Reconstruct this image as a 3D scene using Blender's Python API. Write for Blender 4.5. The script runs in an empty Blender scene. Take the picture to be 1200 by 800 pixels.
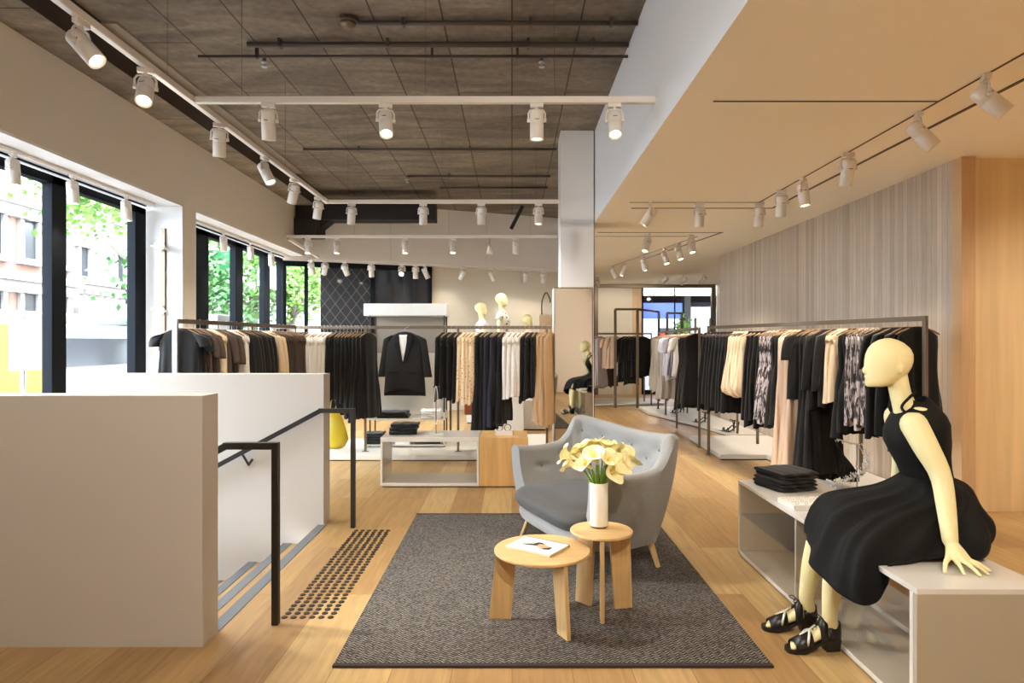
import bpy, bmesh, math, random
from mathutils import Vector, Matrix, noise
PI = math.pi
R = math.radians
random.seed(11)
scene = bpy.context.scene
COL = scene.collection

# ------------------------------------------------------------------ camera, world, sun, exposure
cam_d = bpy.data.cameras.new('camera')
cam_d.sensor_width = 36.0
cam_d.lens = 750.0 / 1200.0 * 36.0
cam_d.clip_end = 300
cam = bpy.data.objects.new('camera', cam_d)
COL.objects.link(cam)
cam.location = (0, 0, 1.48)
cam.rotation_euler = (R(90), 0, 0)
scene.camera = cam

vs = scene.view_settings
scene.display_settings.display_device = 'sRGB'
vs.view_transform = 'Standard'
vs.look = 'None'
vs.exposure = 1.1
vs.gamma = 1.0
vs.use_curve_mapping = False
scene.cycles.use_denoising = True
scene.cycles.max_bounces = 12
scene.cycles.diffuse_bounces = 9
scene.cycles.sample_clamp_indirect = 6.0
scene.cycles.caustics_reflective = False
scene.cycles.caustics_refractive = False

world = bpy.data.worlds.new('daylight')
scene.world = world
world.use_nodes = True
wn = world.node_tree
wn.nodes['Background'].inputs[0].default_value = (0.80, 0.90, 1.0, 1)
wn.nodes['Background'].inputs[1].default_value = 11.5

sun_d = bpy.data.lights.new('sun', 'SUN')
sun_d.energy = 1.5
sun_d.angle = R(2)
sun_d.color = (1.0, 0.96, 0.9)
sun = bpy.data.objects.new('sun', sun_d)
COL.objects.link(sun)
sun.rotation_euler = (R(0), R(42), R(12))     # high behind the shop, lights the fronts across the street

SPOT_W = 35.0            # power of one track spotlight
SPOT_COL = (1.0, 0.90, 0.76)

# ------------------------------------------------------------------ helpers
def lin(c):
    out = []
    for v in c[:3]:
        v = v / 255.0
        out.append(v / 12.92 if v <= 0.04045 else ((v + 0.055) / 1.055) ** 2.4)
    return (out[0], out[1], out[2], 1.0)

def nodes_of(m):
    nt = m.node_tree
    return nt, nt.nodes, nt.links

def mat(name, col, rough=0.5, metal=0.0, spec=0.5, var=None, bump=None, coat=0.0, sheen=0.0, emit=None, sss=0.0):
    """plain procedural material; var=(scale, amount, stretch) colour noise, bump=(scale, strength, stretch)"""
    m = bpy.data.materials.new(name)
    m.use_nodes = True
    nt, N, L = nodes_of(m)
    b = N['Principled BSDF']
    c = lin(col)
    b.inputs['Base Color'].default_value = c
    b.inputs['Roughness'].default_value = rough
    b.inputs['Metallic'].default_value = metal
    b.inputs['Specular IOR Level'].default_value = spec
    b.inputs['Coat Weight'].default_value = coat
    b.inputs['Sheen Weight'].default_value = sheen
    if sss:
        b.inputs['Subsurface Weight'].default_value = sss
        b.inputs['Subsurface Radius'].default_value = (0.02, 0.012, 0.008)
    if emit:
        b.inputs['Emission Color'].default_value = lin(emit[0])
        b.inputs['Emission Strength'].default_value = emit[1]
    tc = N.new('ShaderNodeTexCoord')
    if var:
        mp = N.new('ShaderNodeMapping')
        mp.inputs['Scale'].default_value = var[2] if len(var) > 2 else (1, 1, 1)
        n = N.new('ShaderNodeTexNoise')
        n.inputs['Scale'].default_value = var[0]
        n.inputs['Detail'].default_value = 5
        L.new(tc.outputs['Object'], mp.inputs[0]); L.new(mp.outputs[0], n.inputs['Vector'])
        cr = N.new('ShaderNodeValToRGB')
        a = var[1]
        cr.color_ramp.elements[0].position = 0.3
        cr.color_ramp.elements[1].position = 0.7
        cr.color_ramp.elements[0].color = (c[0]*(1-a), c[1]*(1-a), c[2]*(1-a), 1)
        cr.color_ramp.elements[1].color = (min(1, c[0]*(1+a)), min(1, c[1]*(1+a)), min(1, c[2]*(1+a)), 1)
        L.new(n.outputs['Fac'], cr.inputs[0]); L.new(cr.outputs[0], b.inputs['Base Color'])
    if bump:
        mp = N.new('ShaderNodeMapping')
        mp.inputs['Scale'].default_value = bump[2] if len(bump) > 2 else (1, 1, 1)
        n = N.new('ShaderNodeTexNoise')
        n.inputs['Scale'].default_value = bump[0]
        n.inputs['Detail'].default_value = 3
        L.new(tc.outputs['Object'], mp.inputs[0]); L.new(mp.outputs[0], n.inputs['Vector'])
        bp = N.new('ShaderNodeBump')
        bp.inputs['Strength'].default_value = bump[1]
        bp.inputs['Distance'].default_value = 0.01
        L.new(n.outputs['Fac'], bp.inputs['Height']); L.new(bp.outputs[0], b.inputs['Normal'])
    return m

def ramp(N, stops, interp='LINEAR'):
    cr = N.new('ShaderNodeValToRGB')
    cr.color_ramp.interpolation = interp
    e = cr.color_ramp.elements
    while len(e) < len(stops): e.new(0.5)
    for i, (p, c) in enumerate(stops):
        e[i].position = p; e[i].color = lin(c)
    return cr

def plank_mat(name, cols, length, width, axes='YX', seam=(90, 60, 30), rough=0.35, grain=0.25, mortar=0.0016, coat=0.0):
    """boards: long side follows the first axis, width the second"""
    m = bpy.data.materials.new(name); m.use_nodes = True
    nt, N, L = nodes_of(m); b = N['Principled BSDF']
    tc = N.new('ShaderNodeTexCoord'); sp = N.new('ShaderNodeSeparateXYZ'); cb = N.new('ShaderNodeCombineXYZ')
    L.new(tc.outputs['Object'], sp.inputs[0])
    L.new(sp.outputs[axes[0]], cb.inputs[0]); L.new(sp.outputs[axes[1]], cb.inputs[1])
    br = N.new('ShaderNodeTexBrick')
    br.offset = 0.37; br.offset_frequency = 2
    br.inputs['Color1'].default_value = (0, 0, 0, 1); br.inputs['Color2'].default_value = (1, 1, 1, 1)
    br.inputs['Mortar'].default_value = (0.5, 0.5, 0.5, 1)
    br.inputs['Scale'].default_value = 1.0
    br.inputs['Mortar Size'].default_value = mortar
    br.inputs['Brick Width'].default_value = length
    br.inputs['Row Height'].default_value = width
    L.new(cb.outputs[0], br.inputs['Vector'])
    cr = ramp(N, [(i / (len(cols) - 1), c) for i, c in enumerate(cols)])
    L.new(br.outputs['Color'], cr.inputs[0])
    # grain: stretched noise, shifted per board
    mp = N.new('ShaderNodeMapping'); mp.inputs['Scale'].default_value = (1.2, 14, 1)
    L.new(cb.outputs[0], mp.inputs[0])
    ad = N.new('ShaderNodeVectorMath'); ad.operation = 'ADD'
    sc = N.new('ShaderNodeVectorMath'); sc.operation = 'SCALE'; sc.inputs['Scale'].default_value = 17.0
    L.new(br.outputs['Color'], sc.inputs[0]); L.new(mp.outputs[0], ad.inputs[0]); L.new(sc.outputs[0], ad.inputs[1])
    n = N.new('ShaderNodeTexNoise'); n.inputs['Scale'].default_value = 2.5; n.inputs['Detail'].default_value = 6; n.inputs['Distortion'].default_value = 0.6
    L.new(ad.outputs[0], n.inputs['Vector'])
    gr = N.new('ShaderNodeMapRange'); gr.inputs[1].default_value = 0.3; gr.inputs[2].default_value = 0.75
    gr.inputs[3].default_value = 1 - grain; gr.inputs[4].default_value = 1 + grain * 0.6
    L.new(n.outputs['Fac'], gr.inputs[0])
    mx = N.new('ShaderNodeVectorMath'); mx.operation = 'SCALE'
    L.new(cr.outputs[0], mx.inputs[0]); L.new(gr.outputs[0], mx.inputs['Scale'])
    fin = N.new('ShaderNodeMix'); fin.data_type = 'RGBA'
    L.new(br.outputs['Fac'], fin.inputs[0]); L.new(mx.outputs[0], fin.inputs[6]); fin.inputs[7].default_value = lin(seam)
    L.new(fin.outputs[2], b.inputs['Base Color'])
    b.inputs['Roughness'].default_value = rough
    b.inputs['Coat Weight'].default_value = coat
    bp = N.new('ShaderNodeBump'); bp.inputs['Strength'].default_value = 0.25; bp.inputs['Distance'].default_value = 0.003; bp.invert = True
    L.new(br.outputs['Fac'], bp.inputs['Height']); L.new(bp.outputs[0], b.inputs['Normal'])
    return m

class MB:
    def __init__(s): s.v = []; s.f = []
    def add(s, vs, fs):
        o = len(s.v); s.v += [tuple(v) for v in vs]; s.f += [tuple(i + o for i in f) for f in fs]; return s
    def box(s, x0, x1, y0, y1, z0, z1):
        v = [(x0,y0,z0),(x1,y0,z0),(x1,y1,z0),(x0,y1,z0),(x0,y0,z1),(x1,y0,z1),(x1,y1,z1),(x0,y1,z1)]
        return s.add(v, [(0,3,2,1),(4,5,6,7),(0,1,5,4),(1,2,6,5),(2,3,7,6),(3,0,4,7)])
    def cbox(s, c, size, rz=0, m=None):
        hx, hy, hz = [q / 2 for q in size]
        M = (m if m is not None else Matrix.Rotation(rz, 3, 'Z')); c = Vector(c)
        v = [c + M @ Vector(p) for p in [(-hx,-hy,-hz),(hx,-hy,-hz),(hx,hy,-hz),(-hx,hy,-hz),(-hx,-hy,hz),(hx,-hy,hz),(hx,hy,hz),(-hx,hy,hz)]]
        return s.add(v, [(0,3,2,1),(4,5,6,7),(0,1,5,4),(1,2,6,5),(2,3,7,6),(3,0,4,7)])
    def beam(s, a, b, w, h):
        """rectangular bar from a to b (w sideways, h the other way)"""
        a, b = Vector(a), Vector(b); d = (b - a); ln = d.length; d.normalize()
        up = Vector((0,0,1)) if abs(d.z) < 0.95 else Vector((0,1,0))
        sx = d.cross(up).normalized(); sy = sx.cross(d).normalized()
        M = Matrix((d, sx, sy)).transposed()
        return s.cbox((a + b) / 2, (ln, w, h), m=M)
    def loft(s, rings, closed=True, cap=True, closed_v=False):
        n = len(rings[0]); o = len(s.v)
        for r in rings: s.v += [tuple(p) for p in r]
        m = len(rings)
        for i in range(m if closed_v else m - 1):
            for j in range(n if closed else n - 1):
                a = o + i*n + j; b = o + i*n + (j+1) % n
                c = o + ((i+1) % m)*n + (j+1) % n; d = o + ((i+1) % m)*n + j
                s.f.append((a, b, c, d))
        if cap and closed and not closed_v:
            s.f.append(tuple(o + j for j in reversed(range(n))))
            s.f.append(tuple(o + (m-1)*n + j for j in range(n)))
        return s
    def tube(s, pts, r, n=10, cap=True, flat=1.0):
        pts = [Vector(p) for p in pts]; m = len(pts)
        rr = r if isinstance(r, (list, tuple)) else [r] * m
        rings = []; prev = None
        for i, p in enumerate(pts):
            if i == 0: t = pts[1] - pts[0]
            elif i == m-1: t = pts[-1] - pts[-2]
            else: t = (pts[i+1] - pts[i]).normalized() + (pts[i] - pts[i-1]).normalized()
            if t.length < 1e-9: t = Vector((0,0,1))
            t.normalize()
            if prev is None:
                ref = Vector((0,0,1)) if abs(t.z) < 0.9 else Vector((1,0,0))
                u = t.cross(ref).normalized()
            else:
                u = (prev - t * prev.dot(t)); u = u.normalized() if u.length > 1e-6 else t.orthogonal().normalized()
            prev = u; w = t.cross(u)
            rings.append([p + u*(math.cos(2*PI*k/n)*rr[i]) + w*(math.sin(2*PI*k/n)*rr[i]*flat) for k in range(n)])
        return s.loft(rings, True, cap)
    def lathe(s, prof, c=(0,0,0), n=24, cap=True):
        c = Vector(c)
        return s.loft([[c + Vector((r*math.cos(2*PI*k/n), r*math.sin(2*PI*k/n), z)) for k in range(n)] for r, z in prof], True, cap)
    def ell(s, c, rad, n=16, m=None):
        c = Vector(c); M = m if m is not None else Matrix.Identity(3)
        rings = []
        for i in range(1, n):
            a = PI * i / n
            rings.append([c + M @ Vector((rad[0]*math.sin(a)*math.cos(2*PI*k/(n*2)), rad[1]*math.sin(a)*math.sin(2*PI*k/(n*2)), -rad[2]*math.cos(a))) for k in range(n*2)])
        return s.loft(rings, True, True)
    def prism(s, poly, z0, z1):
        n = len(poly)
        v = [(p[0], p[1], z0) for p in poly] + [(p[0], p[1], z1) for p in poly]
        return s.add(v, [tuple(reversed(range(n))), tuple(range(n, 2*n))] + [(i, (i+1) % n, n+(i+1) % n, n+i) for i in range(n)])
    def mesh(s, name, m=None, smooth=False):
        me = bpy.data.meshes.new(name)
        me.from_pydata(s.v, [], s.f); 
        if m is not None: me.materials.append(m)
        bm = bmesh.new(); bm.from_mesh(me)
        bmesh.ops.recalc_face_normals(bm, faces=bm.faces)
        bm.to_mesh(me); bm.free()
        if smooth: me.polygons.foreach_set('use_smooth', [True]*len(me.polygons))
        me.update(); return me
    def build(s, name, m=None, parent=None, loc=(0,0,0), rz=0, smooth=False, bevel=0, sharp=None, solid=0, sub=0):
        me = s.mesh(name, m, smooth)
        o = bpy.data.objects.new(name, me); COL.objects.link(o)
        o.location = loc; o.rotation_euler = (0, 0, rz); o.parent = parent
        if solid:
            md = o.modifiers.new('solid', 'SOLIDIFY'); md.thickness = solid; md.offset = 0
        if bevel:
            md = o.modifiers.new('bevel', 'BEVEL'); md.width = bevel; md.segments = 2; md.limit_method = 'ANGLE'; md.angle_limit = R(40)
        if sub:
            md = o.modifiers.new('sub', 'SUBSURF'); md.levels = sub; md.render_levels = sub
        if smooth and sharp:
            try: me.set_sharp_from_angle(angle=R(sharp))
            except Exception: pass
        return o

def tag(o, label=None, cat=None, group=None, kind=None):
    if label: o['label'] = label
    if cat: o['category'] = cat
    if group: o['group'] = group
    if kind: o['kind'] = kind
    return o
def thing(name, label, cat, loc=(0,0,0), rz=0, group=None):
    o = bpy.data.objects.new(name, None); COL.objects.link(o)
    o.empty_display_size = 0.1
    o.location = loc; o.rotation_euler = (0, 0, rz)
    return tag(o, label, cat, group)
def struct(o): o['kind'] = 'structure'; return o
def kids(o): return [c for c in list(COL.objects) if c.parent == o]
def copy_tree(o, parent=None, children=None):
    c = o.copy(); COL.objects.link(c); c.parent = parent
    for ch in (children if children is not None else kids(o)):
        copy_tree(ch, c)
    return c
def catmull(pts, n, closed=False):
    pts = [Vector(p) for p in pts]; m = len(pts); out = []
    segs = m if closed else m - 1
    for k in range(n):
        t = k * segs / (n if closed else n - 1); i = min(int(t), segs - 1); f = t - i
        g = (lambda q: pts[q % m]) if closed else (lambda q: pts[max(0, min(m-1, q))])
        a, b, c, d = g(i-1), g(i), g(i+1), g(i+2)
        out.append(0.5*((2*b) + (c-a)*f + (2*a-5*b+4*c-d)*f*f + (3*b-a-3*c+d)*f**3))
    return out

# ------------------------------------------------------------------ materials
M = {}
M['oak_floor'] = plank_mat('oak_floor', [(152,116,72), (174,140,92), (163,128,81), (187,156,106), (157,121,75)], 2.3, 0.27, 'YX', seam=(110,78,44), rough=0.42, grain=0.22, mortar=0.0015, coat=0.0)
M['wood_wall'] = plank_mat('wood_wall', [(170,156,140), (190,176,160), (180,165,148), (198,184,168), (176,162,146)], 9.0, 0.072, 'ZY', seam=(140,122,104), rough=0.6, grain=0.12, mortar=0.002)
M['wood_post'] = plank_mat('wood_post', [(196,160,120), (206,172,132)], 4.0, 0.5, 'ZX', seam=(150,120,90), rough=0.5, grain=0.1)
M['ply'] = mat('ply', (214,187,142), 0.5, var=(2.2, 0.10, (6, 6, 0.35)))
M['oak'] = mat('oak', (204,170,118), 0.45, var=(5, 0.12, (1, 12, 1)))
M['oak_leg'] = mat('oak_leg', (198,162,110), 0.45, var=(5, 0.12, (10, 10, 0.6)))
M['oak_panel'] = mat('oak_panel', (208,166,106), 0.42, var=(2.6, 0.16, (7, 7, 0.5)))
M['wall_paint'] = mat('wall_paint', (224,217,208), 0.7, bump=(60, 0.05))
M['beige_paint'] = mat('beige_paint', (208,200,184), 0.7)
M['white_paint'] = mat('white_paint', (226,226,226), 0.6)
M['warm_ceiling'] = mat('warm_ceiling', (248,243,228), 0.75)
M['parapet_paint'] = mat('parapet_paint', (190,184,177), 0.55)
M['gloss_white'] = mat('gloss_white', (212,209,203), 0.18, spec=0.6)
M['satin_white'] = mat('satin_white', (228,225,219), 0.4)
M['plinth'] = mat('plinth', (206,201,192), 0.5)
M['black_metal'] = mat('black_metal', (26,22,19), 0.45, spec=0.5)
M['window_frame'] = mat('window_frame', (24,27,32), 0.85, spec=0.08)
M['bronze'] = mat('bronze', (112,98,82), 0.38, metal=0.55)
M['bronze_dark'] = mat('bronze_dark', (70,60,50), 0.4, metal=0.5)
M['steel'] = mat('steel', (170,172,176), 0.3, metal=0.8)
M['white_metal'] = mat('white_metal', (222,216,208), 0.4)
M['nosing'] = mat('nosing', (98,100,102), 0.7, bump=(120, 0.2))
M['dark_duct'] = mat('dark_duct', (24,20,18), 0.7)
M['pipe'] = mat('pipe', (74,64,56), 0.55, metal=0.2)
M['mirror'] = mat('mirror', (225,225,222), 0.02, metal=1.0)
M['mannequin'] = mat('mannequin', (238,228,176), 0.5, spec=0.35)
M['vase'] = mat('vase', (236,234,226), 0.12, coat=0.5)
M['lens'] = mat('lens', (255,240,215), 0.5, emit=((255,236,206), 14))
M['lens_off'] = mat('lens_off', (200,195,185), 0.3)
M['black_cloth'] = mat('black_cloth', (19,18,18), 0.85, spec=0.25, sheen=0.15, bump=(60, 0.1))
M['charcoal'] = mat('charcoal', (30,28,27), 0.85, spec=0.25, sheen=0.15)
M['black_dress'] = mat('black_dress', (13,13,14), 0.75, spec=0.25)
M['white_cloth'] = mat('white_cloth', (232,228,222), 0.8, var=(30, 0.04))
M['cream_cloth'] = mat('cream_cloth', (232,208,172), 0.8)
M['blush_cloth'] = mat('blush_cloth', (226,196,168), 0.8)
M['tan_cloth'] = mat('tan_cloth', (190,158,120), 0.8)
M['grey_cloth'] = mat('grey_cloth', (166,156,142), 0.8)
M['lavender_cloth'] = mat('lavender_cloth', (196,192,200), 0.8)
M['green_cloth'] = mat('green_cloth', (28,44,32), 0.8)
M['brown_cloth'] = mat('brown_cloth', (76,62,54), 0.8)
M['navy_cloth'] = mat('navy_cloth', (26,28,44), 0.8)
M['rust_cloth'] = mat('rust_cloth', (176,96,66), 0.8)
M['pale_blue_cloth'] = mat('pale_blue_cloth', (204,212,220), 0.8)
M['yellow'] = mat('yellow', (178,152,20), 0.45)
M['sofa_grey'] = mat('sofa_grey', (138,137,135), 0.9, sheen=0.3, var=(140, 0.10), bump=(220, 0.35))
M['sofa_seat'] = mat('sofa_seat', (50,47,45), 0.7, sheen=0.15, var=(160, 0.06), bump=(200, 0.15))
M['button'] = mat('button', (112,112,116), 0.85)
M['petal'] = mat('petal', (250,243,196), 0.5, sss=0.1)
M['petal_throat'] = mat('petal_throat', (228,206,96), 0.5)
M['stem'] = mat('stem', (118,158,44), 0.5)
M['paper'] = mat('paper', (238,236,230), 0.5)
M['paper_edge'] = mat('paper_edge', (214,206,180), 0.8)
M['ink'] = mat('ink', (30,28,28), 0.5)
M['skin_print'] = mat('skin_print', (214,160,120), 0.5)
M['leather'] = mat('leather', (22,18,17), 0.38, spec=0.5)
M['silver'] = mat('silver', (200,198,190), 0.35, metal=0.6)
M['rubber_dot'] = mat('rubber_dot', (40,32,26), 0.4, metal=0.3)
M['crystal'] = mat('crystal', (226,222,216), 0.1, spec=0.9)
M['gold_hanger'] = mat('gold_hanger', (140,108,74), 0.45)
M['dark_hanger'] = mat('dark_hanger', (70,52,40), 0.5)
M['grille'] = mat('grille', (150,140,128), 0.5)
M['screen_white'] = mat('screen_white', (235,240,250), 0.5, emit=((225,235,255), 0.45))
M['sign_blue'] = mat('sign_blue', (40,70,190), 0.5, emit=((60,95,220), 0.5))
M['bulkhead_daylit'] = mat('bulkhead_daylit', (242,246,252), 0.6)  # bluish daylight put into the bulkhead's white
M['mall_dark'] = mat('mall_dark', (60,52,60), 0.6)
M['mall_floor'] = mat('mall_floor', (190,180,170), 0.3)
M['mall_lamp'] = mat('mall_lamp', (255,245,225), 0.5, emit=((255,240,215), 6))
M['leaf'] = mat('leaf', (84,122,40), 0.6, var=(3, 0.35))
M['leaf_dark'] = mat('leaf_dark', (48,90,34), 0.6, var=(3, 0.3))
M['bark'] = mat('bark', (92,84,74), 0.9, var=(8, 0.25))
M['brick_pink'] = mat('brick_pink', (122,92,80), 0.9, var=(6, 0.06))
M['stone'] = mat('stone', (150,144,138), 0.9)
M['pane_dark'] = mat('pane_dark', (50,52,56), 0.2)
M['tram_white'] = mat('tram_white', (140,144,150), 0.3)
M['asphalt'] = mat('asphalt', (110,110,112), 0.9)
M['street_green'] = mat('street_green', (20,100,52), 0.5)
M['grey_board'] = mat('grey_board', (120,112,104), 0.6)

def glass_mat(name, tint=(1,1,1,1), ior=1.45, extra=0.0):
    m = bpy.data.materials.new(name); m.use_nodes = True
    nt, N, L = nodes_of(m)
    for n in list(N):
        if n.type != 'OUTPUT_MATERIAL': N.remove(n)
    out = [n for n in N if n.type == 'OUTPUT_MATERIAL'][0]
    t = N.new('ShaderNodeBsdfTransparent'); t.inputs[0].default_value = tint
    g = N.new('ShaderNodeBsdfGlossy'); g.inputs['Roughness'].default_value = 0.03; g.inputs['Color'].default_value = (0.9, 0.9, 0.9, 1)
    fr = N.new('ShaderNodeLayerWeight'); fr.inputs[0].default_value = 0.5
    pw = N.new('ShaderNodeMath'); pw.operation = 'POWER'; pw.inputs[1].default_value = ior
    L.new(fr.outputs['Facing'], pw.inputs[0])
    ad = N.new('ShaderNodeMath'); ad.operation = 'MULTIPLY_ADD'; ad.inputs[1].default_value = 0.55; ad.inputs[2].default_value = extra; ad.use_clamp = True
    mx = N.new('ShaderNodeMixShader')
    L.new(pw.outputs[0], ad.inputs[0]); L.new(ad.outputs[0], mx.inputs[0])
    L.new(t.outputs[0], mx.inputs[1]); L.new(g.outputs[0], mx.inputs[2]); L.new(mx.outputs[0], out.inputs[0])
    return m
M['glass'] = glass_mat('glass', (0.97, 0.98, 0.98, 1), 7, 0.02)
M['acrylic'] = glass_mat('acrylic', (0.95, 0.95, 0.94, 1), 3.0, 0.04)

def concrete_mat():
    m = bpy.data.materials.new('concrete'); m.use_nodes = True
    nt, N, L = nodes_of(m); b = N['Principled BSDF']
    tc = N.new('ShaderNodeTexCoord'); sp = N.new('ShaderNodeSeparateXYZ'); cb = N.new('ShaderNodeCombineXYZ')
    L.new(tc.outputs['Object'], sp.inputs[0]); L.new(sp.outputs['Y'], cb.inputs[0]); L.new(sp.outputs['X'], cb.inputs[1])
    br = N.new('ShaderNodeTexBrick'); br.offset = 0.5
    br.inputs['Color1'].default_value = (0.32, 0.32, 0.32, 1); br.inputs['Color2'].default_value = (0.68, 0.68, 0.68, 1)
    br.inputs['Mortar'].default_value = (0.5, 0.5, 0.5, 1); br.inputs['Scale'].default_value = 1
    br.inputs['Mortar Size'].default_value = 0.010; br.inputs['Mortar Smooth'].default_value = 0.6
    br.inputs['Brick Width'].default_value = 2.4; br.inputs['Row Height'].default_value = 0.6
    L.new(cb.outputs[0], br.inputs['Vector'])
    n1 = N.new('ShaderNodeTexNoise'); n1.inputs['Scale'].default_value = 1.1; n1.inputs['Detail'].default_value = 8; n1.inputs['Roughness'].default_value = 0.62; n1.inputs['Distortion'].default_value = 0.8
    mp = N.new('ShaderNodeMapping'); mp.inputs['Scale'].default_value = (0.8, 2.6, 1)
    L.new(tc.outputs['Object'], mp.inputs[0]); L.new(mp.outputs[0], n1.inputs['Vector'])
    n2 = N.new('ShaderNodeTexNoise'); n2.inputs['Scale'].default_value = 14; n2.inputs['Detail'].default_value = 6
    L.new(tc.outputs['Object'], n2.inputs['Vector'])
    a = N.new('ShaderNodeMath'); a.operation = 'MULTIPLY_ADD'; a.inputs[1].default_value = 0.22
    L.new(br.outputs['Color'], a.inputs[0]); L.new(n1.outputs['Fac'], a.inputs[2])
    a2 = N.new('ShaderNodeMath'); a2.operation = 'MULTIPLY_ADD'; a2.inputs[1].default_value = 0.35
    L.new(n2.outputs['Fac'], a2.inputs[0]); L.new(a.outputs[0], a2.inputs[2])
    cr = ramp(N, [(0.50, (78,70,61)), (0.72, (106,96,84)), (0.88, (126,116,102)), (1.0, (146,136,121))])
    L.new(a2.outputs[0], cr.inputs[0])
    fin = N.new('ShaderNodeMix'); fin.data_type = 'RGBA'; fin.inputs[7].default_value = lin((56,46,38))
    L.new(br.outputs['Fac'], fin.inputs[0]); L.new(cr.outputs[0], fin.inputs[6])
    L.new(fin.outputs[2], b.inputs['Base Color']); b.inputs['Roughness'].default_value = 0.85
    bp = N.new('ShaderNodeBump'); bp.inputs['Strength'].default_value = 0.5; bp.inputs['Distance'].default_value = 0.01
    L.new(a2.outputs[0], bp.inputs['Height']); L.new(bp.outputs[0], b.inputs['Normal'])
    return m
M['concrete'] = concrete_mat()

def rug_mat():
    """small herringbone weave, dark brown and cream"""
    m = bpy.data.materials.new('rug_weave'); m.use_nodes = True
    nt, N, L = nodes_of(m); b = N['Principled BSDF']
    tc = N.new('ShaderNodeTexCoord'); sp = N.new('ShaderNodeSeparateXYZ'); L.new(tc.outputs['Object'], sp.inputs[0])
    def mth(op, a, bb=None, c=None):
        x = N.new('ShaderNodeMath'); x.operation = op
        for k, q in enumerate((a, bb, c)):
            if q is None: continue
            if isinstance(q, (int, float)): x.inputs[k].default_value = q
            else: L.new(q, x.inputs[k])
        return x.outputs[0]
    tri = mth('PINGPONG', sp.outputs['X'], 0.020)
    yy = mth('ADD', sp.outputs['Y'], tri)
    w = mth('SINE', mth('MULTIPLY', yy, 2*PI/0.020))
    n = N.new('ShaderNodeTexNoise'); n.inputs['Scale'].default_value = 70; n.inputs['Detail'].default_value = 2
    L.new(tc.outputs['Object'], n.inputs['Vector'])
    f = mth('ADD', mth('MULTIPLY', w, 0.30), n.outputs['Fac'])
    cr = ramp(N, [(0.30, (28,25,24)), (0.54, (58,53,51)), (0.82, (136,127,117))])
    L.new(f, cr.inputs[0]); L.new(cr.outputs[0], b.inputs['Base Color'])
    b.inputs['Roughness'].default_value = 0.95
    bp = N.new('ShaderNodeBump'); bp.inputs['Strength'].default_value = 0.6; bp.inputs['Distance'].default_value = 0.004
    L.new(f, bp.inputs['Height']); L.new(bp.outputs[0], b.inputs['Normal'])
    return m
M['rug'] = rug_mat()
M['rug_edge'] = mat('rug_edge', (46,38,36), 0.9)

def spotted(name, base, spot, scale, thr, stretch=(1,1,1), vor=False):
    m = bpy.data.materials.new(name); m.use_nodes = True
    nt, N, L = nodes_of(m); b = N['Principled BSDF']; b.inputs['Roughness'].default_value = 0.75
    tc = N.new('ShaderNodeTexCoord'); mp = N.new('ShaderNodeMapping'); mp.inputs['Scale'].default_value = stretch
    L.new(tc.outputs['Object'], mp.inputs[0])
    n = N.new('ShaderNodeTexVoronoi' if vor else 'ShaderNodeTexNoise'); n.inputs['Scale'].default_value = scale
    L.new(mp.outputs[0], n.inputs['Vector'])
    cr = ramp(N, [(thr - 0.03, spot if vor else base), (thr + 0.03, base if vor else spot)])
    L.new(n.outputs['Distance' if vor else 'Fac'], cr.inputs[0]); L.new(cr.outputs[0], b.inputs['Base Color'])
    return m
M['sequin'] = spotted('sequin', (60,52,54), (206,192,188), 16, 0.50, (3, 3, 0.8))
M['lace'] = spotted('lace', (238,214,178), (180,140,100), 34, 0.26, (1, 1, 1), True)
M['stripe'] = spotted('stripe', (92,86,92), (180,176,180), 10, 0.5, (3, 3, 0.2))
M['floral'] = spotted('floral', (236,234,226), (34,34,32), 15, 0.30, (1, 1, 1), True)

def diamond_mat():
    m = bpy.data.materials.new('diamond_panel'); m.use_nodes = True
    nt, N, L = nodes_of(m); b = N['Principled BSDF']
    tc = N.new('ShaderNodeTexCoord'); sp = N.new('ShaderNodeSeparateXYZ'); L.new(tc.outputs['Object'], sp.inputs[0])
    def mth(op, a, bb=None):
        x = N.new('ShaderNodeMath'); x.operation = op
        for k, q in enumerate((a, bb)):
            if q is None: continue
            if isinstance(q, (int, float)): x.inputs[k].default_value = q
            else: L.new(q, x.inputs[k])
        return x.outputs[0]
    p = mth('ADD', mth('MULTIPLY', sp.outputs['X'], 1.35), sp.outputs['Z']); q = mth('SUBTRACT', mth('MULTIPLY', sp.outputs['X'], 1.35), sp.outputs['Z'])
    l1 = mth('LESS_THAN', mth('PINGPONG', p, 0.14), 0.007); l2 = mth('LESS_THAN', mth('PINGPONG', q, 0.14), 0.007)
    f = mth('MAXIMUM', l1, l2)
    mx = N.new('ShaderNodeMix'); mx.data_type = 'RGBA'; mx.inputs[6].default_value = lin((44,48,54)); mx.inputs[7].default_value = lin((96,98,100))
    L.new(f, mx.inputs[0]); L.new(mx.outputs[2], b.inputs['Base Color']); b.inputs['Roughness'].default_value = 0.12
    return m
M['diamond'] = diamond_mat()
M['dark_glass'] = mat('dark_glass', (40,46,54), 0.06, spec=0.8)

# ------------------------------------------------------------------ the room
ZC, ZH = 3.07, 4.28           # plaster ceiling, concrete ceiling
def sbox(name, m, *b, **k):
    return struct(MB().box(*b).build(name, m, **k))
fl = MB()
for b in [(-1.566, 7.2, -2.2, 18.0), (-4.7, -1.566, -2.2, 3.12), (-4.7, -1.566, 5.30, 18.0), (-4.7, -3.24, 3.12, 5.30)]:
    fl.box(b[0], b[1], b[2], b[3], -0.12, 0)
struct(fl.build('floor', M['oak_floor']))
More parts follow.
